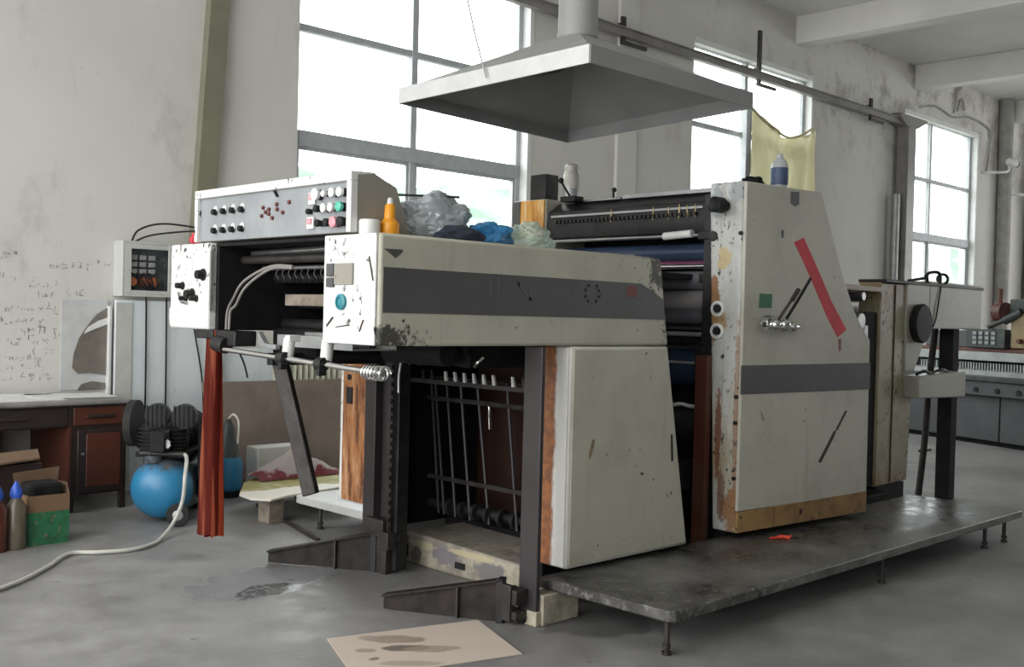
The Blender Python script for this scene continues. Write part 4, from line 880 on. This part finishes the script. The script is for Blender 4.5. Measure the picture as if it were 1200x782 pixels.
bm = B(); cyl(bm, (5.66, 3.48, 2.285), (5.66, 3.48, 2.39), .0535, n=20); obj('label_band', bm, 'label_blue', t)
tag(obj('rag', lump((5.36, 3.47, 2.272), (.085, .05, .035), 2.2, .3), 'darker', at=(5.36, 3.47, 2.262)), 'small black rag on the front corner of the tower top', 'rag')
t = thing('oil_jar', (5.42, 4.97, 2.262), 'upright clouded glass oil jar on the far tower by the ink fountain', 'jar')
bm = B(); lathe(bm, (5.42, 4.97, 2.263), [(.056, 0), (.056, .17), (.045, .20), (.05, .21), (.05, .235), (.03, .25), (0, .252)], 20); obj('body', bm, 'cream_jar', t)
bm = B(); cyl(bm, (5.42, 4.97, 2.264), (5.42, 4.97, 2.34), .058, n=20); obj('band', bm, 'galv', t)

# red-brown cloth strip
bm = B(); nz, nx = 24, 28; vs = []
for j in range(nz + 1):
    v = j / nz; z = 1.345 - v * 1.03; w = .048 + .042 * min(1, v * 1.1) ** .8
    for i in range(nx + 1):
        u = i / nx - .5; a = u * 2 * PI * 2.6
        vs.append(bm.verts.new((2.66 + (.026 + .020 * v) * math.sin(a + .5), 4.835 + u * 2 * w + .006 * math.sin(a * 2), z + .008 * math.sin(i * .9) * (v > .98))))
for j in range(nz):
    for i in range(nx): a = j * (nx + 1) + i; bm.faces.new((vs[a], vs[a + 1], vs[a + nx + 2], vs[a + nx + 1]))
bmesh.ops.solidify(bm, geom=bm.faces[:], thickness=.006)
t = thing('cloth_strip', (2.66, 4.9, 1.345), 'long red-brown folded cloth strip hanging from the delivery end', 'cloth')
obj('cloth', bm, 'cloth_red', t)
bm = B(); cyl(bm, (2.645, 4.78, 1.27), (2.675, 4.89, 1.27), .02); obj('knot', bm, 'cloth_red', t)

# ------------------------------------------------------------------ desk and what is on it
dk = thing('desk', (2.6, 7.75, 0), 'dark red-brown wooden desk with drawers, door and grey top at the wall', 'desk')
DX0, DX1, DY0, DY1 = 1.75, 3.385, 7.38, 8.12
bm = B(); box(bm, DX0 - .03, DX1 + .03, DY0 - .03, DY1, .752, .785); obj('desk_top', bm, 'desk_top', dk, bev=.012)
bm = B(); box(bm, 2.97, DX1, DY0 + .012, DY1 - .02, .12, .752); box(bm, DX0, 2.97, DY0 + .012, DY1 - .02, .60, .752); box(bm, DX0, DX0 + .45, DY0 + .012, DY1 - .02, .12, .60); obj('carcass', bm, 'desk_dark', dk, bev=.004)
bm = B(); box(bm, 2.965, 2.985, DY0 + .004, DY1 - .06, .12, .60); obj('side_panel', bm, 'desk_red', dk)
def drawer(x0, x1, z0, z1, mat):
    bm = B(); box(bm, x0, x1, DY0, DY0 + .02, z0, z1); d = obj('drawer', bm, mat, dk, bev=.004)
    bm = B(); c = (x0 + x1) / 2; box(bm, c - .10, c + .10, DY0 - .018, DY0, (z0 + z1) / 2 - .012, (z0 + z1) / 2 + .012); obj('handle', bm, 'desk_dark', d, bev=.006)
drawer(3.0, 3.37, .61, .735, 'desk_red'); drawer(2.22, 2.96, .61, .735, 'desk_dark')
bm = B(); box(bm, 3.03, 3.365, DY0, DY0 + .02, .135, .575); d = obj('door', bm, 'desk_dark', dk, bev=.004)
bm = B(); box(bm, 3.09, 3.335, DY0 - .006, DY0 + .001, .175, .55); obj('door_panel', bm, 'desk_red', d, bev=.006)
bm = B(); cyl(bm, (3.065, DY0, .41), (3.065, DY0 - .012, .41), .010); obj('door_knob', bm, 'steel', d)
for x, y in ((2.99, DY0 + .03), (DX1 - .02, DY0 + .03), (DX1 - .02, DY1 - .06), (DX0 + .03, DY0 + .03), (DX0 + .03, DY1 - .06)):
    bm = B(); box(bm, x - .02, x + .02, y - .02, y + .02, 0, .121); obj('leg', bm, 'desk_dark', dk)
bm = B(); box(bm, 2.22, 2.72, 7.95, 7.97, .18, .60); bx = obj('modesty_panel', bm, 'stripe', dk)
def sheet(name, x, y, w, d, rz, z, label, mat='paper', th=.004):
    bm = B(); c, s = math.cos(rz), math.sin(rz)
    P = [(x + a * c - b * s, y + a * s + b * c, z) for a, b in ((-w / 2, -d / 2), (w / 2, -d / 2), (w / 2, d / 2), (-w / 2, d / 2))]
    prism(bm, P, (0, 0, th)); return tag(obj(name, bm, mat, at=(x, y, z), smooth=False), label, 'paper')
sheet('paper_sheet', 2.62, 7.68, .72, .46, .05, .785, 'large white paper sheet on the desk, farther from the desk door end')
sheet('paper_sheet', 3.12, 7.76, .56, .40, -.12, .789, 'white paper sheet lying over the door end of the desk')
sheet('paper_sheet', 2.75, 7.98, .60, .16, .0, .789, 'narrow white paper strip at the back of the desk against the wall')
# carton and bottles before the desk
cb_ = thing('carton', (2.5, 6.6, 0), 'open cardboard box with green print on the floor before the desk', 'box')
bm = B(); x0, x1, y0, y1, h, th = 2.385, 2.625, 6.50, 6.72, .30, .006
box(bm, x0, x1, y0, y0 + th, 0, h); box(bm, x0, x1, y1 - th, y1, 0, h); box(bm, x0, x0 + th, y0 + th, y1 - th, 0, h); box(bm, x1 - th, x1, y0 + th, y1 - th, 0, h); box(bm, x0 + th, x1 - th, y0 + th, y1 - th, 0, .01)
obj('body', bm, 'carton', cb_)
bm = B(); prism(bm, [(x0, y1 - .01, h), (x1, y1 - .01, h), (x1 + .01, y1 - .03, h + .14), (x0 - .03, y1 - .03, h + .12)], (0, .006, 0)); obj('flap', bm, 'cardboard', cb_, smooth=False)
bm = B(); prism(bm, [(x1 - .008, y0, h), (x1 - .008, y1, h), (x1 + .004, y1 - .02, h + .05), (x1 + .0, y0 + .06, h + .06)], (.006, 0, 0)); obj('flap', bm, 'cardboard', cb_, smooth=False)
bm = B(); box(bm, x0 + .012, x1 - .03, y0 + .02, y1 - .03, .011, .37); tag(obj('black_case', bm, 'darker', at=(2.5, 6.6, .01), bev=.02), 'black object sticking out of the open green carton', 'case')
bm = B(); prism(bm, [(2.20, 6.86, .44), (2.60, 6.92, .46), (2.66, 7.12, .49), (2.20, 7.12, .47)], (0, 0, .012))
tag(obj('cardboard_flap', bm, 'cardboard', at=(2.4, 7.0, .44), smooth=False), 'brown cardboard sheet lying over things behind the green carton', 'cardboard')
bm = B(); box(bm, 2.18, 2.62, 6.93, 7.15, 0, .44); tag(obj('dark_crate', bm, 'desk_dark', at=(2.4, 7.0, 0), bev=.01), 'dark crate under the desk front behind the green carton', 'crate')
def spray(x, y, h, m_, label):
    t = thing('bottle', (x, y, 0), label, 'bottle', 'blue-capped bottles by the carton')
    bm = B(); lathe(bm, (x, y, 0), [(.055, 0), (.058, .01), (.058, h * .62), (.025, h * .76), (.02, h * .80)], 20); obj('body', bm, m_, t)
    bm = B(); lathe(bm, (x, y, h * .76), [(.030, 0), (.036, .02), (.030, h * .13), (.008, h * .24)], 18); obj('cap', bm, 'bluecap', t)
spray(2.195, 6.48, .40, 'amber', 'dark amber bottle with blue cap, leftmost at the floor by the desk')
spray(2.31, 6.50, .40, 'olive_b', 'murky bottle with blue cap right beside the green carton')

# wall clutter
tag(obj('wall_paper', prism(B(), [(3.20, 8.142, .80), (3.56, 8.142, .80), (3.56, 8.142, 1.50), (3.20, 8.142, 1.49)], (0, .006, 0)), 'paper_grey', at=(3.4, 8.145, .8), smooth=False), 'pale grey paper stuck on the wall under the handwriting', 'paper')
pt = thing('torn_poster', (3.42, 8.14, 1.1), 'torn brown poster with white fold curling off the wall by the desk', 'poster')
bm = B(); pts = [(3.555, 1.44), (3.47, 1.385), (3.40, 1.30), (3.335, 1.20), (3.295, 1.08), (3.285, .97), (3.33, .925), (3.42, .93), (3.545, .91)]
loft(bm, [(x, 8.132, z) for x, z in pts], [(x, 8.139, z) for x, z in pts]); obj('sheet', bm, 'poster', pt, smooth=False)
bm = B(); pts = [(3.553, 1.36), (3.48, 1.335), (3.40, 1.285), (3.37, 1.235), (3.45, 1.27), (3.553, 1.31)]
loft(bm, [(x, 8.122, z) for x, z in pts], [(x, 8.131, z) for x, z in pts]); obj('folded_edge', bm, 'paper', pt, smooth=False)
bm = B(); pts = [(3.33, .80), (3.36, .845), (3.44, .865), (3.545, .85), (3.55, .80)]
loft(bm, [(x, 8.134, z) for x, z in pts], [(x, 8.141, z) for x, z in pts]); tag(obj('torn_scrap', bm, 'poster', at=(3.4, 8.14, .8), smooth=False), 'brown torn paper scrap just above the desk top under the poster', 'paper')
bm = B(); box(bm, 3.552, 3.57, 8.09, 8.149, .0, 1.45); struct(obj('trim_9', bm, 'reveal'), 'white upright strip at the edge of the pale blue sheet', 'trim')
sp = thing('metal_sheet', (4.0, 8.1, 0), 'tall pale blue metal sheet standing against the wall below the fuse box', 'metal sheet')
bm = B(); box(bm, 3.572, 4.50, 8.03, 8.055, 0, 1.50); obj('panel', bm, 'sheet', sp, bev=.004)
bm = B(); box(bm, 3.572, 3.70, 8.018, 8.03, .0, 1.48); obj('seam_strip', bm, 'elec', sp)
bm = B(); box(bm, 4.52, 5.30, 8.09, 8.12, 0, 1.12); tag(obj('metal_sheet', bm, 'sheet', at=(4.9, 8.1, 0), bev=.004), 'low pale blue sheet behind the brown hardboard', 'metal sheet')
bm = B(); P = []
n = 40
for i in range(n + 1): P.append((5.0 + 1.2 * i / n, 8.03 + .018 * math.cos(i * PI)))
loft(bm, [(x, y, 0) for x, y in P] + [(P[-1][0], 8.06, 0), (P[0][0], 8.06, 0)], [(x, y, 1.15) for x, y in P] + [(P[-1][0], 8.06, 1.15), (P[0][0], 8.06, 1.15)])
tag(obj('corrugated_sheet', bm, 'sheet_cream', at=(5.6, 8.05, 0), smooth=False), 'cream corrugated sheet standing behind the brown hardboard under the window', 'corrugated sheet')
bm = B(); prism(bm, [(4.20, 7.52, 0), (6.0, 7.52, 0), (6.0, 7.55, 0), (4.20, 7.55, 0)], (0, .28, .855)); tag(obj('hardboard', bm, 'hardboard', at=(5.0, 7.6, 0), smooth=False), 'large brown hardboard leaning at the wall behind the footboard', 'board')
# fuse box
eb = thing('fuse_box', (3.85, 8.05, 1.53), 'open grey-white fuse box with wiring on the wall beside the press', 'fuse box')
bm = B(); t_ = .02; x0, x1, z0, z1, y0, y1 = 3.60, 4.11, 1.53, 1.965, 7.99, 8.149
box(bm, x0, x1, y1 - .01, y1, z0, z1); box(bm, x0, x0 + t_, y0, y1 - .01, z0, z1); box(bm, x1 - t_, x1, y0, y1 - .01, z0, z1); box(bm, x0 + t_, x1 - t_, y0, y1 - .01, z0, z0 + t_); box(bm, x0 + t_, x1 - t_, y0, y1 - .01, z1 - t_, z1)
for a in ((x0 + t_, x0 + .075, z0 + t_, z1 - t_), (x1 - .13, x1 - t_, z0 + t_, z1 - t_), (x0 + .075, x1 - .13, z0 + t_, z0 + .05), (x0 + .075, x1 - .13, z1 - .06, z1 - t_)): box(bm, a[0], a[1], y0, y0 + .012, a[2], a[3])
obj('housing', bm, 'elec', eb, bev=.004)
bm = B(); box(bm, x0 + .03, x1 - .03, 8.09, 8.12, z0 + .03, z1 - .03); obj('back_plate', bm, 'elec_in', eb)
for r in range(3):
    for c in range(3):
        bm = B(); box(bm, 3.69 + c * .075, 3.745 + c * .075, 8.04, 8.09, 1.82 - r * .055, 1.86 - r * .055); obj('fuse', bm, 'galv', eb, bev=.004)
for x in (3.70, 3.80, 3.88):
    bm = B(); cyl(bm, (x, 8.09, 1.65), (x, 8.02, 1.65), .035); obj('contactor', bm, 'copper', eb)
bm = B()
for k in range(5): tube(bm, [(3.69 + k * .05, 8.03, 1.72), (3.74 + k * .04, 8.01, 1.66 - .01 * k), (3.80 + k * .02, 8.02, 1.60), (3.86, 8.03, 1.57)], .007, 6)
obj('wires', bm, 'black', eb)
for P, lab in (([(3.72, 8.10, 1.962), (3.76, 8.05, 2.06), (3.90, 7.9, 2.11), (4.1, 7.5, 2.06), (3.6, 6.3, 1.98), (2.75, 5.18, 1.80)], 'upper black cable looping from the fuse box to the press'),
               ([(3.74, 8.10, 1.962), (3.84, 8.0, 2.02), (4.0, 7.7, 2.05), (3.7, 6.8, 1.98), (2.80, 5.20, 1.79)], 'lower black cable looping from the fuse box to the press')):
    bm = B(); tube(bm, P, .008, 6, k=10); tag(obj('cable', bm, 'black', at=P[0]), lab, 'cable', 'cables over the fuse box')
for P, lab in (([(3.81, 8.015, 1.532), (3.815, 8.012, 1.1), (3.82, 8.012, .3), (3.83, 8.012, 0.012)], 'black cable hanging straight down below the middle of the fuse box'),
               ([(3.98, 8.015, 1.532), (3.985, 8.012, 1.1), (3.99, 8.012, .3), (3.99, 8.012, .012)], 'black cable hanging down below the right part of the fuse box'),
               ([(4.125, 8.03, 1.90), (4.18, 7.99, 1.88), (4.20, 8.0, 1.4), (4.31, 8.01, .8), (4.33, 8.012, .012)], 'black cable dropping to the floor right of the fuse box')):
    bm = B(); tube(bm, P, .007, 6); tag(obj('cable', bm, 'black', at=P[0]), lab, 'cable', 'cables under the fuse box')
t_ = obj('tag_ribbon', lump((2.72, 5.16, 1.81), (.03, .025, .035), 4, .3, 3), 'red_tape', at=(2.72, 5.16, 1.78)); tag(t_, 'small crimson ribbon scrap on the far corner of the delivery head', 'ribbon')

# ------------------------------------------------------------------ air compressor
cp = thing('air_compressor', (3.75, 6.95, 0), 'black air compressor with chipped blue tank beside the desk', 'air compressor')
ax = Vector((.70, .71, 0)).normalized()
c0 = Vector((3.31, 6.72, .228))
bm = B(); R_ = .21
lathe(bm, c0, [(R_ - .002, .05), (R_, .06), (R_, .62), (.19, .68), (.15, .72), (.09, .75), (.02, .76)], 36, ax); tk = obj('tank', bm, 'tank_side', cp)
bm = B(); lathe(bm, c0, [(.02, -.10), (.10, -.088), (.155, -.055), (.19, -.01), (R_ - .002, .05), (R_ + .002, .07)], 36, ax); obj('tank_end', bm, 'blue_tank', tk)
bm = B(); c = c0 + ax * .0 + Vector((-.03, .03, R_ - .03)); lathe(bm, c, [(.055, 0), (.06, .03), (.06, .045), (.05, .05)], 20); obj('tank_port', bm, 'blue_tank', cp)
s = Vector((-ax.y, ax.x, 0))
def on(a, b, z): return c0 + ax * a + s * b + Vector((0, 0, z))
m3 = Matrix((ax, s, Vector((0, 0, 1)))).transposed()
bm = B(); rbox(bm, on(.32, 0, .225), (.60, .34, .03), m3); obj('mount_plate', bm, 'motor', cp)
bm = B(); cyl(bm, on(.28, -.02, .36), on(.62, -.02, .36), .12, n=24)
for i in range(8): cyl(bm, on(.30 + i * .04, -.02, .36), on(.312 + i * .04, -.02, .36), .135, n=24)
obj('motor', bm, 'motor', cp)
for b in (-.06, .10):
    bm = B(); base = on(.12 + (0 if b < 0 else .02), b, .23); cyl(bm, base, base + Vector((0, 0, .16)), .075, n=20)
    for i in range(6): cyl(bm, base + Vector((0, 0, .03 + i * .026)), base + Vector((0, 0, .042 + i * .026)), .098, n=20)
    ball(bm, base + Vector((0, 0, .17)), .075, (1, 1, .55)); obj('cylinder_head', bm, 'motor', cp)
for b in (-.16, .02):
    bm = B(); c = on(-.02, b - .02, .50); lathe(bm, c, [(.035, -.03), (.078, -.02), (.083, .0), (.083, .05), (.06, .06)], 24, -ax); 
    for i in range(5): cyl(bm, c + s * (-.06 + i * .03) - ax * .062 - Vector((0, 0, .07)), c + s * (-.06 + i * .03) - ax * .062 + Vector((0, 0, .07)), .006, n=6)
    obj('air_filter', bm, 'rubber', cp)
bm = B(); c = on(.20, .24, .42); lathe(bm, c, [(.145, -.02), (.16, -.02), (.16, .03), (.145, .03)], 32, s)
for i in range(6):
    a = i * PI / 3; cyl(bm, c, c + (ax * math.cos(a) + Vector((0, 0, 1)) * math.sin(a)) * .15, .012, n=6)
obj('flywheel', bm, 'rubber', cp)
bm = B(); rbox(bm, on(.34, -.235, .17), (.42, .05, .50), m3); obj('belt_guard', bm, 'motor', cp, bev=.03)
bm = B(); rbox(bm, on(-.06, -.02, .33), (.12, .10, .14), m3); obj('pressure_switch', bm, 'motor', cp, bev=.008)
bm = B(); cyl(bm, on(-.04, .12, .245), on(-.04, -.18, .245), .018, n=12); cyl(bm, on(-.04, .05, .19), on(-.04, .05, .25), .018); cyl(bm, on(-.04, -.05, .245), on(-.04, -.05, .30), .008); obj('manifold', bm, 'iron', cp)
gc = on(-.06, -.07, .315)
bm = B(); lathe(bm, gc, [(.030, 0), (.032, .01), (.032, .022), (.028, .025)], 24, -ax); gg = obj('gauge', bm, 'chrome', cp)
bm = B(); lathe(bm, gc - ax * .0245, [(.026, 0), (.026, .002), (0, .002)], 24, -ax); obj('dial', bm, 'paper', gg)
for a, b in ((-.12, -.17), (.62, .0)):
    c = on(a, b, -.148); wx = Vector((-.55, -.83, 0)).normalized() if b else ax
    bm = B(); lathe(bm, c - wx * .018, [(.04, 0), (.072, .004), (.078, .018), (.072, .032), (.04, .036)], 24, wx); w = obj('wheel', bm, 'rubber', cp)
    bm = B(); lathe(bm, c - wx * .022, [(.034, 0), (.034, .044), (.012, .052), (0, .052)], 16, wx); obj('hub', bm, 'galv', w)
    bm = B(); cyl(bm, c - wx * .02, on(max(a, .02), b * .5, -.12), .014, n=10); obj('axle_bracket', bm, 'motor', cp)
bm = B(); a = .60; prism(bm, [on(a - .03, -.08, -.245), on(a + .03, -.08, -.245), on(a + .03, -.10, -.12), on(a - .03, -.10, -.12)], s * .2); obj('foot', bm, 'motor', cp)
hs = thing('air_hose', (2.8, 6.2, 0), 'pale grey air hose curving from the compressor across the floor', 'hose')
g0 = on(-.04, -.18, .245)
bm = B(); tube(bm, [g0, g0 + Vector((-.02, -.07, -.02)), (3.28, 6.30, .37), (3.27, 6.31, .21), (3.22, 6.33, .07), (3.06, 6.18, .014), (2.92, 6.05, .014), (2.78, 6.01, .014), (2.62, 6.06, .014), (2.47, 6.12, .014), (2.24, 5.86, .014), (1.95, 5.60, .014), (1.5, 5.4, .014), (1.1, 5.5, .014)], .012, 10, k=10); obj('tube', bm, 'hose', hs)

# blue-bottomed gas bottle behind the cloth strip
t = thing('gas_bottle', (4.19, 7.37, 0), 'grey gas cylinder with blue lower half behind the hanging cloth', 'gas cylinder')
bm = B(); lathe(bm, (4.19, 7.37, .05), [(.10, 0), (.115, .02), (.115, .20), (.10, .26)], 24); obj('lower_body', bm, 'blue_tank', t)
bm = B(); lathe(bm, (4.19, 7.37, .31), [(.10, 0), (.08, .06), (.055, .14), (.05, .22), (.03, .26)], 24); cyl(bm, (4.19, 7.37, .56), (4.19, 7.37, .60), .02); obj('neck', bm, 'cut_dark', t)
bm = B(); cyl(bm, (4.19, 7.37, 0), (4.19, 7.37, .055), .095, n=24); obj('foot_ring', bm, 'motor', t)
bm = B(); tube(bm, [(4.19, 7.37, .60), (4.20, 7.31, .64), (4.22, 7.27, .58), (4.21, 7.26, .42)], .008); obj('valve_tube', bm, 'hose', t)

# board on blocks, printed bag, floor rod
bd = thing('stained_board', (4.3, 6.45, 0), 'white board with olive paint stain resting on blocks behind the near-empty floor', 'board')
bd['label'] = 'white board with olive paint stain resting on wooden blocks'
bm = B(); P = [(3.80, 6.50), (3.72, 6.38), (3.70, 6.20), (3.78, 6.08), (3.97, 6.16), (4.5, 6.25), (4.95, 6.45), (4.95, 7.1), (4.4, 7.1), (4.0, 6.8)]
loft(bm, [(x, y, .185) for x, y in P], [(x, y, .200) for x, y in P]); obj('panel', bm, 'board', bd, bev=.003)
for x, y in ((3.92, 6.30), (4.6, 6.9)):
    bm = B(); box(bm, x - .06, x + .06, y - .07, y + .07, 0, .186); obj('block', bm, 'bar_wood', bd, bev=.005)
bm = B(); pts = [(4.02, 6.95), (4.75, 6.95)]
vs = []
for i in range(25):
    u = i / 24
    for j in range(11):
        v = j / 10; pk = .20 * (1 - abs(u - .5) * 1.7) * (1 - (v * 2 - 1) ** 2)
        vs.append(bm.verts.new((4.10 + .72 * u, 6.72 + .30 * v, .204 + max(0.004, pk + .018 * mn.noise((u * 9, v * 7, 2)) + .012 * mn.noise((u * 25, v * 18, 5))))))
for i in range(24):
    for j in range(10): a = i * 11 + j; bm.faces.new((vs[a], vs[a + 11], vs[a + 12], vs[a + 1]))
bmesh.ops.solidify(bm, geom=bm.faces[:], thickness=.004)
tag(obj('printed_bag', bm, 'bag_print', at=(4.45, 6.85, .2)), 'crumpled pale bag with dark pink print on the stained board', 'bag')
bm = B(); box(bm, 4.40, 4.85, 7.28, 7.46, 0, .37); tag(obj('grey_carton', bm, 'elec', at=(4.3, 7.4, 0), bev=.01), 'pale grey box on the floor in front of the leaning hardboard', 'box')
bm = B(); cyl(bm, (4.12, 6.78, .012), (3.82, 5.58, .012), .012, n=10); cyl(bm, (4.12, 6.70, .012), (4.15, 6.85, .012), .016); tag(obj('floor_rod', bm, 'iron', at=(4, 6.2, 0)), 'thin rusty rod lying on the floor by the stained board', 'rod')

# oil-stained card, red clip
bm = B(); prism(bm, [(2.71, 3.877, .002), (2.50, 3.38, .002), (3.224, 3.169, .002), (3.421, 3.664, .002)], (0, 0, .004)); tag(obj('card_sheet', bm, 'card', at=(2.95, 3.5, 0), smooth=False), 'pinkish beige card sheet with oil stains on the floor', 'card')
bm = B(); tube(bm, [(5.36, 3.29, .207), (5.40, 3.265, .210), (5.43, 3.245, .210)], .006); tube(bm, [(5.425, 3.275, .208), (5.44, 3.245, .212), (5.455, 3.215, .208)], .011); ball(bm, (5.47, 3.225, .212), .011)
tag(obj('red_clip', bm, 'floor_red', at=(5.41, 3.26, .2)), 'small bright red plastic clip lying on the long footboard', 'clip')

# ------------------------------------------------------------------ paper cutter in the background
u = Vector((-.385, -.923, 0)).normalized(); w_ = Vector((u.y * -1, u.x, 0)); w_ = Vector((.923, -.385, 0)).normalized()
K0 = Vector((13.7, 6.1, 0)); KM = Matrix((u, w_, Vector((0, 0, 1)))).transposed()
pc = thing('paper_cutter', K0, 'large grey and yellow paper cutting machine at the far end of the shop', 'paper cutter')
def kb(bm, s0, s1, d0, d1, z0, z1): return rbox(bm, K0 + u * ((s0 + s1) / 2) + w_ * ((d0 + d1) / 2) + Vector((0, 0, (z0 + z1) / 2)), (abs(s1 - s0), abs(d1 - d0), z1 - z0), KM)
def kp(s, d, z): return K0 + u * s + w_ * d + Vector((0, 0, z))
bm = B(); kb(bm, -.9, 1.12, .06, 1.2, .06, .62); kb(bm, 1.14, 3.2, .06, 1.2, .06, .62); obj('base_cabinet', bm, 'cut_grey', pc, bev=.01)
bm = B(); kb(bm, -.9, 3.2, .12, 1.2, 0, .06); obj('plinth', bm, 'darker', pc)
bm = B(); kb(bm, -.9, 3.2, -.04, 1.2, .62, .80); tf = obj('table_front', bm, 'cut_grey', pc, bev=.01)
for s_ in (.05, .53, .85, 1.18, 1.50, 1.85, 2.2):
    bm = B(); cyl(bm, kp(s_, -.03, .69), kp(s_, -.055, .69), .035, n=14); obj('knob', bm, 'black', tf)
bm = B(); kb(bm, -.9, 3.2, -.08, 1.2, .80, .86); obj('table_edge', bm, 'cut_dark', pc, bev=.006)
bm = B(); kb(bm, -.9, 3.2, .10, 1.2, .86, .92); obj('table', bm, 'galv', pc)
bm = B()
for i in range(70): kb(bm, -.5 + i * .046, -.478 + i * .046, .32, .36, .93, 1.03)
kb(bm, -.9, 3.2, .36, .40, .92, 1.04); obj('clamp_comb', bm, 'darker', pc)
bm = B()
for i in range(70): kb(bm, -.477 + i * .046, -.458 + i * .046, .31, .35, .92, 1.01)
obj('clamp_teeth', bm, 'galv', pc)
bm = B(); kb(bm, -.9, 3.2, .26, .44, 1.04, 1.15); obj('blade_carrier', bm, 'galv', pc, bev=.006)
bm = B(); kb(bm, -.9, 3.2, .30, .60, 1.15, 1.20); obj('upper_rail', bm, 'cut_red', pc, bev=.006)
bm = B(); kb(bm, 1.05, 3.2, .28, .90, 1.21, 1.64); obj('head_cover', bm, 'cut_cream', pc, bev=.015)
bm = B(); kb(bm, -.5, .98, .40, .9, 1.20, 1.42); obj('head_cover', bm, 'cut_grey', pc, bev=.01)
bm = B(); kb(bm, .38, 1.0, .24, .34, 1.205, 1.44); kp_ = obj('key_pad', bm, 'cut_dark', pc, bev=.008)
for r in range(3):
    for c in range(4):
        bm = B(); kb(bm, .50 + c * .10, .56 + c * .10, .225, .242, 1.25 + r * .06, 1.29 + r * .06); obj('key', bm, 'panel_grey', kp_)
bm = B(); kb(bm, 1.3, 3.2, .262, .285, 1.36, 1.39); obj('trim_strip', bm, 'cut_red', pc)
for s_, z in ((1.22, 1.30), (1.38, 1.42)):
    bm = B(); cyl(bm, kp(s_, .285, z), kp(s_, .22, z), .03, n=12); obj('knob', bm, 'cut_red', pc)
bm = B(); kb(bm, 1.0, 3.2, .30, .55, 1.64, 1.82); cyl(bm, kp(1.0, .4, 1.55), kp(1.35, .4, 1.60), .08); cyl(bm, kp(1.35, .42, 1.82), kp(1.7, .42, 2.05), .04); obj('crank_beam', bm, 'cut_dark', pc, bev=.02)
bm = B(); cyl(bm, kp(.82, .30, 1.66), kp(.95, .30, 1.66), .12, n=20); cyl(bm, kp(.86, .30, 1.74), kp(.86, .30, 1.95), .03); obj('flywheel', bm, 'cut_red', pc)
bm = B(); cyl(bm, kp(.76, .22, 1.47), kp(1.02, .25, 1.57), .03); cyl(bm, kp(.98, .25, 1.55), kp(1.2, .30, 1.66), .055); obj('lever_arm', bm, 'cut_dark', pc)

# ------------------------------------------------------------------ light: overcast sky through the windows
W = bpy.data.worlds.new('overcast_sky'); SC.world = W; W.use_nodes = True
nt = W.node_tree; bg = nt.nodes['Background']
tc = nt.nodes.new('ShaderNodeTexCoord'); sx = nt.nodes.new('ShaderNodeSeparateXYZ'); nt.links.new(tc.outputs['Generated'], sx.inputs[0])
rp_ = nt.nodes.new('ShaderNodeValToRGB'); nt.links.new(sx.outputs[2], rp_.inputs[0])
rp_.color_ramp.elements[0].position = .0; rp_.color_ramp.elements[0].color = (.90, .92, .92, 1)
rp_.color_ramp.elements[1].position = .5; rp_.color_ramp.elements[1].color = (1, .99, .97, 1)
nt.links.new(rp_.outputs[0], bg.inputs['Color']); bg.inputs['Strength'].default_value = 8.0
def portal(name, loc, rot, sx_, sy_):
    L = bpy.data.lights.new(name, 'AREA'); L.shape = 'RECTANGLE'; L.size = sx_; L.size_y = sy_
    o = bpy.data.objects.new(name, L); COL.objects.link(o); o.location = loc; o.rotation_euler = rot
    L.cycles.is_portal = True
for a, b, c, d in wins: portal('sky_portal', ((a + b) / 2, Y1 + WT, (c + d) / 2), (-PI / 2, 0, 0), b - a, d - c)
for a, b, c, d in rear: portal('sky_portal', ((a + b) / 2, Y0 - WT, (c + d) / 2), (PI / 2, 0, 0), b - a, d - c)
for a, b, c, d in left: portal('sky_portal', (X0 - WT, (a + b) / 2, (c + d) / 2), (PI / 2, 0, -PI / 2), b - a, d - c)

# ------------------------------------------------------------------ camera
cd = bpy.data.cameras.new('camera'); cam = bpy.data.objects.new('camera', cd); COL.objects.link(cam)
right = Vector((.713395, -.700304, .025341)); back = -Vector((.70073, .713244, -.016145))
import mathutils
f_ = (-back).normalized(); r_ = (right - f_ * right.dot(f_)).normalized(); u_ = r_.cross(f_)
m = Matrix((r_, u_, -f_)).transposed().to_4x4(); m.translation = Vector((0, 0, 1.45)); cam.matrix_world = m
cd.sensor_width = 36; cd.lens = 1242.54 / 1200 * 36; cd.clip_start = .05; cd.clip_end = 500
SC.camera = cam
SC.view_settings.view_transform = 'Standard'; SC.view_settings.look = 'None'; SC.view_settings.gamma = 1; SC.view_settings.use_curve_mapping = False
SC.view_settings.exposure = -.22
try:
    SC.cycles.use_denoising = True; SC.cycles.max_bounces = 10; SC.cycles.diffuse_bounces = 6; SC.cycles.transparent_max_bounces = 12; SC.cycles.sample_clamp_indirect = 6; SC.cycles.caustics_reflective = False; SC.cycles.caustics_refractive = False
except Exception: pass
